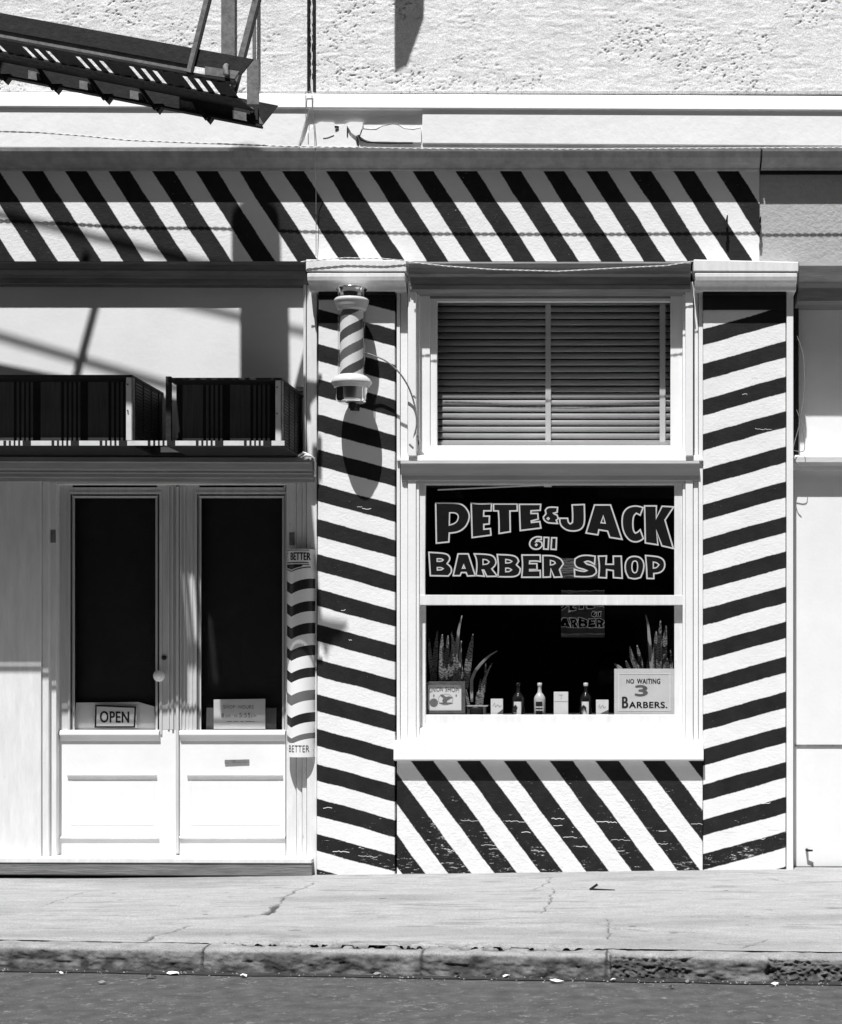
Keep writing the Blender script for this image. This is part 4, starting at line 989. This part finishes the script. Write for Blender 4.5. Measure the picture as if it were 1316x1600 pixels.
# ================================================================== neighbour on the right
N = thing('neighbouring_shop', 'grey and white front of the next building at the right edge', 'building', (W(1300, 1366, 0).x, 0, 0))
m = MB(); m.box(1187.5, 1600, 262, 415, -.004, -.25); m.build('wall', stucco_grey, N)
m = MB(); m.box(1188, 1600, 267, 272, .01, -.25); m.build('wall', black, N)
m = MB(); m.box(1241, 1600, 408, 735, -.25, -.4); m.build('transom_panel', white, N)
m = MB(); m.prof(1249, 1600, [(409, .06), (415, .07), (440, .05), (450, .02), (470, .0)], -.25); m.build('lintel', hm, N)
m = MB(); m.prof(1240.5, 1600, [(711, -.05), (714, -.02), (722, -.02), (728, -.04), (734, -.05)], -.25); m.build('lintel', trim, N)
m = MB(); m.box(1241, 1600, 734, 1358, -.10, -.25); nd_ = m.build('door', white, N)
m = MB(); m.box(1243, 1600, 1163.5, 1166.5, -.094, -.1); m.build('rail', iron_lt, nd_)
m = MB(); m.box(1241, 1600, 1355, 1359, -.06, -.2); m.build('sill', black, N)
m = MB(); m.box(1241, 1600, 1359, 1376, -.05, -.25); m.build('step', white_old, N)
m = MB(); p = W(1261, 1328, -.1); m.tube([p, p + Vector((0, -.03, 0)), p + Vector((.03, -.035, 0))], [.009, .007, .005], 10); m.build('knob', black, nd_)
m = MB(); m.tube(spl([W(1246, 525, .02), W(1256, 560, .02), W(1257, 610, .02), W(1250, 660, .02), W(1240, 700, .02), W(1242, 718, .02), W(1248, 726, .02)]), .0025, 6); m.tube(spl([W(1245, 640, .02), W(1254, 670, .02), W(1257, 703, .02), W(1240, 704, .02)]), .0022, 6)
tag(m.build('loose_wire', cable_m), 'thin looping wire hanging beside the right pilaster', 'wire')

# ================================================================== FIRE ESCAPE
F = thing('fire_escape', 'black iron counterbalanced fire escape stair hanging from above at upper left', 'fire escape', W(250, 160, .85))
di, do, dr = .59, 1.19, 1.15
ki = (D - 1.15) / (D - di)
def outer(x, y): return W(x, y, do)
def inner(x, y): return W(x, y, di)
# stringers: channels. outer top edge apparent (62,50)->(392,92); bottom (62,78)->(365,130)
m = MB()
def slab(mb, tl, tr, br, bl, d0, d1, mi=0):
    f = [W(*p, d0) for p in (tl, tr, br, bl)]; mb.hexa(f, [Vector((p.x, -d1, p.z)) for p in f], mi)
sl_o = .183
def yo(x, y62): return y62 + (x - 62) * sl_o
# outer web, seen as black above and pale dusty channel below
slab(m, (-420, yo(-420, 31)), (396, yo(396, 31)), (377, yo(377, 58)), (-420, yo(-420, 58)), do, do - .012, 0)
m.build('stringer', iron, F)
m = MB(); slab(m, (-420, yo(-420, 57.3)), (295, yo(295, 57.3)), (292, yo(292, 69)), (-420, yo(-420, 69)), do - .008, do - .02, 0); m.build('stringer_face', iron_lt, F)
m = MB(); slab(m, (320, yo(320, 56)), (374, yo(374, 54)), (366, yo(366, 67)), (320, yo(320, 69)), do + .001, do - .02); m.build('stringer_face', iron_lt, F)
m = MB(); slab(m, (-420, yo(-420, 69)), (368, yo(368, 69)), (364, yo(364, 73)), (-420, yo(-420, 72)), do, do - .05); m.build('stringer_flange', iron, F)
# inner stringer: apparent top (62,100)->(435,165); bottom (62,128)->(408,197)
si = .195
def yi(x, y62): return y62 + (x - 62) * si
slab_pts = ((-420, yi(-420, 96)), (432, yi(432, 96)), (414, yi(414, 113)), (-420, yi(-420, 112)))
m = MB(); slab(m, (-420, yi(-420, 90)), (434, yi(434, 92)), (410, yi(410, 127)), (-420, yi(-420, 127)), di, di - .012)
m.build('stringer', iron, F)
m = MB(); slab(m, (-420, yi(-420, 127)), (409, yi(409, 127)), (408, yi(408, 130)), (-420, yi(-420, 130)), di + .03, di - .012); m.build('stringer_flange', iron, F)
m = MB()
for x0, x1 in ((44, 66), (124, 146), (203, 226), (282, 308), (363, 412)):
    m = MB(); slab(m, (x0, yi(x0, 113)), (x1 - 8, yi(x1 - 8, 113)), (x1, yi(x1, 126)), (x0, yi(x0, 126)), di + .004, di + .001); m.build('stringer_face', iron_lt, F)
# treads between the stringers: slatted plates seen from below
def P3(u, v, h=0.0):
    """u = px along the inner stringer, v=0 inner..1 outer, h metres above the mid line"""
    a = inner(u, yi(u, 112)); return Vector((a.x, a.y - v * (do - di), a.z + h))
step = 79.5
for i in range(-5, 5):
    u0 = 41 + i * step
    m = MB()
    for j in range(4):
        a = u0 - 36 + j * 17.5
        p = P3(a, .45, -.036); q = P3(a, .97, -.036); m.bar(p, q, .027, .005, nrm=Vector((0, 0, 1)))
    # riser-like leading edge turned down: shows as a dark tooth under the stringer
    p = P3(u0 + 24, .0, -.035); q = P3(u0 + 24, 1.0, -.035)
    m.bar(P3(u0 + 26 + 4, .45, -.036), P3(u0 + 26 + 4, .97, -.036), .050, .005, nrm=Vector((0, 0, 1)))
    m.build('tread', iron, F)
    if i == 4: continue
    m = MB(); u0 += 31.5
    A0, A1, A2 = (u0 + 2, yi(u0 + 2, 128)), (u0 + 24, yi(u0 + 24, 124)), (u0 + 14.5, yi(u0 + 14.5, 139))
    tri = [W(*A0, di + .02), W(*A1, di + .02), W(*A2, di + .02)]; tb = [v + Vector((0, .05, 0)) for v in tri]
    m.add(tri + tb, [(0, 1, 2), (5, 4, 3), (0, 3, 4, 1), (1, 4, 5, 2), (2, 5, 3, 0)])
    b0, b1 = P3(u0 + 14 , 0, -.085), P3(u0 - 14, 0.0, .03); m.bar(b0 + Vector((0, -.03, 0)), b1 + Vector((0, -.03, 0)), .02, .02)
    m.build('tread_bracket', iron, F)
# solid pan along the inner third
m = MB(); a, b = P3(-420, .05, .004), P3(400, .05, .004); a2, b2 = P3(-420, .62, -.045), P3(396, .62, -.045)
up = Vector((0, 0, .006)); m.hexa([a2, b2, b2 + up, a2 + up], [a, b, b + up, a + up]); m.build('pan', iron, F)
# posts, hangers and bolts
m = MB(); m.bar(outer(296, 113), outer(331, -30), .030, .010); m.build('rail_post', iron_lt, F)
m = MB(); m.bar(outer(300, 113), outer(336, -30), .010, .020); m.build('rail_post', iron, F)
m = MB(); m.bar(inner(362, 150), inner(408, -30), .036, .01); m.build('rail_post', iron_lt, F)
m = MB(); m.bar(inner(367, 150), inner(414, -30), .010, .022); m.build('rail_post', iron, F)
m = MB(); m.bar(W(356.5, 92, .10), W(356.5, -60, .10), .074, .012); m.build('hanger', iron_lt, F)
m = MB(); m.bar(W(395.5, 163, .80), W(395.5, 93, .80), .060, .012); m.build('hanger', iron_lt, F)
m = MB(); m.bar(W(397.5, 112, .13), W(397.5, -60, .13), .017, .017); m.build('hanger', iron_lt, F)
m = MB(); m.box(385, 403, 168, 187, di + .02, di); m.build('bolt_plate', iron, F)
m = MB(); p = W(394, 173, di + .02); m.tube([p, p + Vector((0, -.03, 0))], .012, 8); p = W(354, 103, do); m.tube([p, p + Vector((0, -.02, -.01)), p + Vector((0.003, -.022, -.05))], .014, 8); m.build('bolt', iron_lt, F)
# hand rails above the picture: their shadows fall on frieze and transom
def Wd(x, y, d): return Vector(((x - CX) / PX, -d, CH + (CY - y) / PX))     # wall-plane coordinates
m = MB(); m.bar(Wd(-200, -452, dr), Wd(400, -307, dr), .034, .008); m.build('hand_rail', iron, F)
m = MB(); m.bar(Wd(-200, -335, dr), Wd(380, -165, dr), .036, .008); m.build('hand_rail', iron, F)
m = MB(); m.bar(Wd(62, -360, dr), Wd(-60, 90, dr), .04, .010); m.build('rail_post', iron, F)
# round-headed plate out of view, added to cast the shadow on frieze and transom
m = MB(); pts = [(293, 60), (293, -360)] + [(330 - 37 * math.cos(a), -362 - 36 * math.sin(a)) for a in [math.pi * i / 16 for i in range(1, 16)]] + [(367, -360), (372, 60)]
f = [Wd(x, y, 1.12) for x, y in pts]; b = [p + Vector((0, .05, 0)) for p in f]; n = len(f)
tri = tessellate_polygon([f]); m.add(f + b, [tuple(t) for t in tri] + [tuple(n + i for i in t[::-1]) for t in tri] + [(i, (i + 1) % n, n + (i + 1) % n, n + i) for i in range(n)]); m.build('shadow_plate', iron, F)
# unseen plate higher up, added to cast the wedge shadow on the stucco
m = MB(); f = [Wd(x, y, .6) for x, y in ((587, -700), (640, -700), (631, -307), (605, -235), (592, -228), (587, -226))]; b = [p + Vector((0, .02, 0)) for p in f]; n = len(f)
tri = tessellate_polygon([f]); m.add(f + b, [tuple(t) for t in tri] + [tuple(n + i for i in t[::-1]) for t in tri] + [(i, (i + 1) % n, n + (i + 1) % n, n + i) for i in range(n)]); m.build('wedge_shadow_plate', iron, F)

# ================================================================== litter
lit = [(505, 1508), (95, 1522), (270, 1522), (590, 1523), (716, 1528), (790, 1527), (868, 1534), (1075, 1535), (1050, 1543), (1210, 1539), (380, 1526), (160, 1536), (235, 1527), (958, 1533)]
adj = ['crumpled pale', 'flat white', 'curled pale', 'long thin white', 'bent light grey', 'tiny white']
spots = ['at the foot of the kerb below the first kerb joint', 'at the far left of the gutter', 'left of the first kerb joint', 'below the middle of the kerb', 'just right of the second kerb joint', 'between the second joint and the broken kerb', 'before the broken kerb', 'under the broken kerb', 'on the street in front of the broken kerb', 'at the far right of the gutter', 'right of the first kerb joint', 'on the street at lower left', 'in the gutter at left', 'at the left end of the broken kerb']
for i, (x, y) in enumerate(lit):
    r = random.Random(i); p = G(x, y, -.094); s = r.uniform(.008, .022); m = MB()
    n = 9; ring = [(p.x + s * r.uniform(.6, 1.3) * math.cos(6.283 * k_ / n) * (1.6 if i % 3 == 0 else 1), p.y + s * .8 * r.uniform(.6, 1.2) * math.sin(6.283 * k_ / n), p.z + r.uniform(0, .010)) for k_ in range(n)]
    m.add(ring + [(p.x, p.y, p.z + .012)], [(k_, (k_ + 1) % n, n) for k_ in range(n)])
    o = m.build('paper_scrap', (black, paper_gr, paper, plank)[i % 4]); o.modifiers.new('s', 'SOLIDIFY').thickness = .001
    tag(o, (adj[i % 6] if i % 4 else 'small dark') + ' litter scrap ' + spots[i], 'litter', 'litter in the gutter')
m = MB(); p = G(940, 1391, .012); m.bar(p + Vector((-.06, 0, 0)), p + Vector((.07, -.01, -.006)), .02, .008); m.bar(p + Vector((-.06, 0, .002)), p + Vector((-.02, .0, .03)), .012, .005)
tag(m.build('wood_splinter', iron), 'dark splinter of wood lying on the pavement by the bulkhead', 'litter')
# tiny grit in the gutter
gm = MB(); r = random.Random(3)
for i in range(330):
    x = r.uniform(-5, 2.6); d0 = float(kerb_d(x)) + abs(r.gauss(0, .05)) + .012; s = r.uniform(.0015, .005)
    gm.add([(x - s, -d0, -.096), (x + s, -d0 - s * .5, -.096), (x, -d0 + s, -.096), (x, -d0, -.096 + s)], [(0, 1, 3), (1, 2, 3), (2, 0, 3)])
g = gm.build('grit', paint('pale_grit', .34, .9)); g['kind'] = 'stuff'; g['label'] = 'pale grit scattered along the gutter'

# ================================================================== across the street (behind the camera, raised and kept dark to cut sky light)
O = thing('sky_blocking_opposite_building', 'dark brick building across the street, out of direct view, raised to block sky light', 'building', (0, -17, -.1))
m = MB(); m.wbox((-34, -18, -.1), (30, -17, 17.5)); m.build('wall', brick_sky_block, O)
m = MB()
for i in range(14):
    for j in range(5): x = -25 + i * 3.5; z = .8 + j * 2.9; m.wbox((x, -16.97, z), (x + 1.4, -16.94, z + 1.8))
m.build('window', glassy, O)
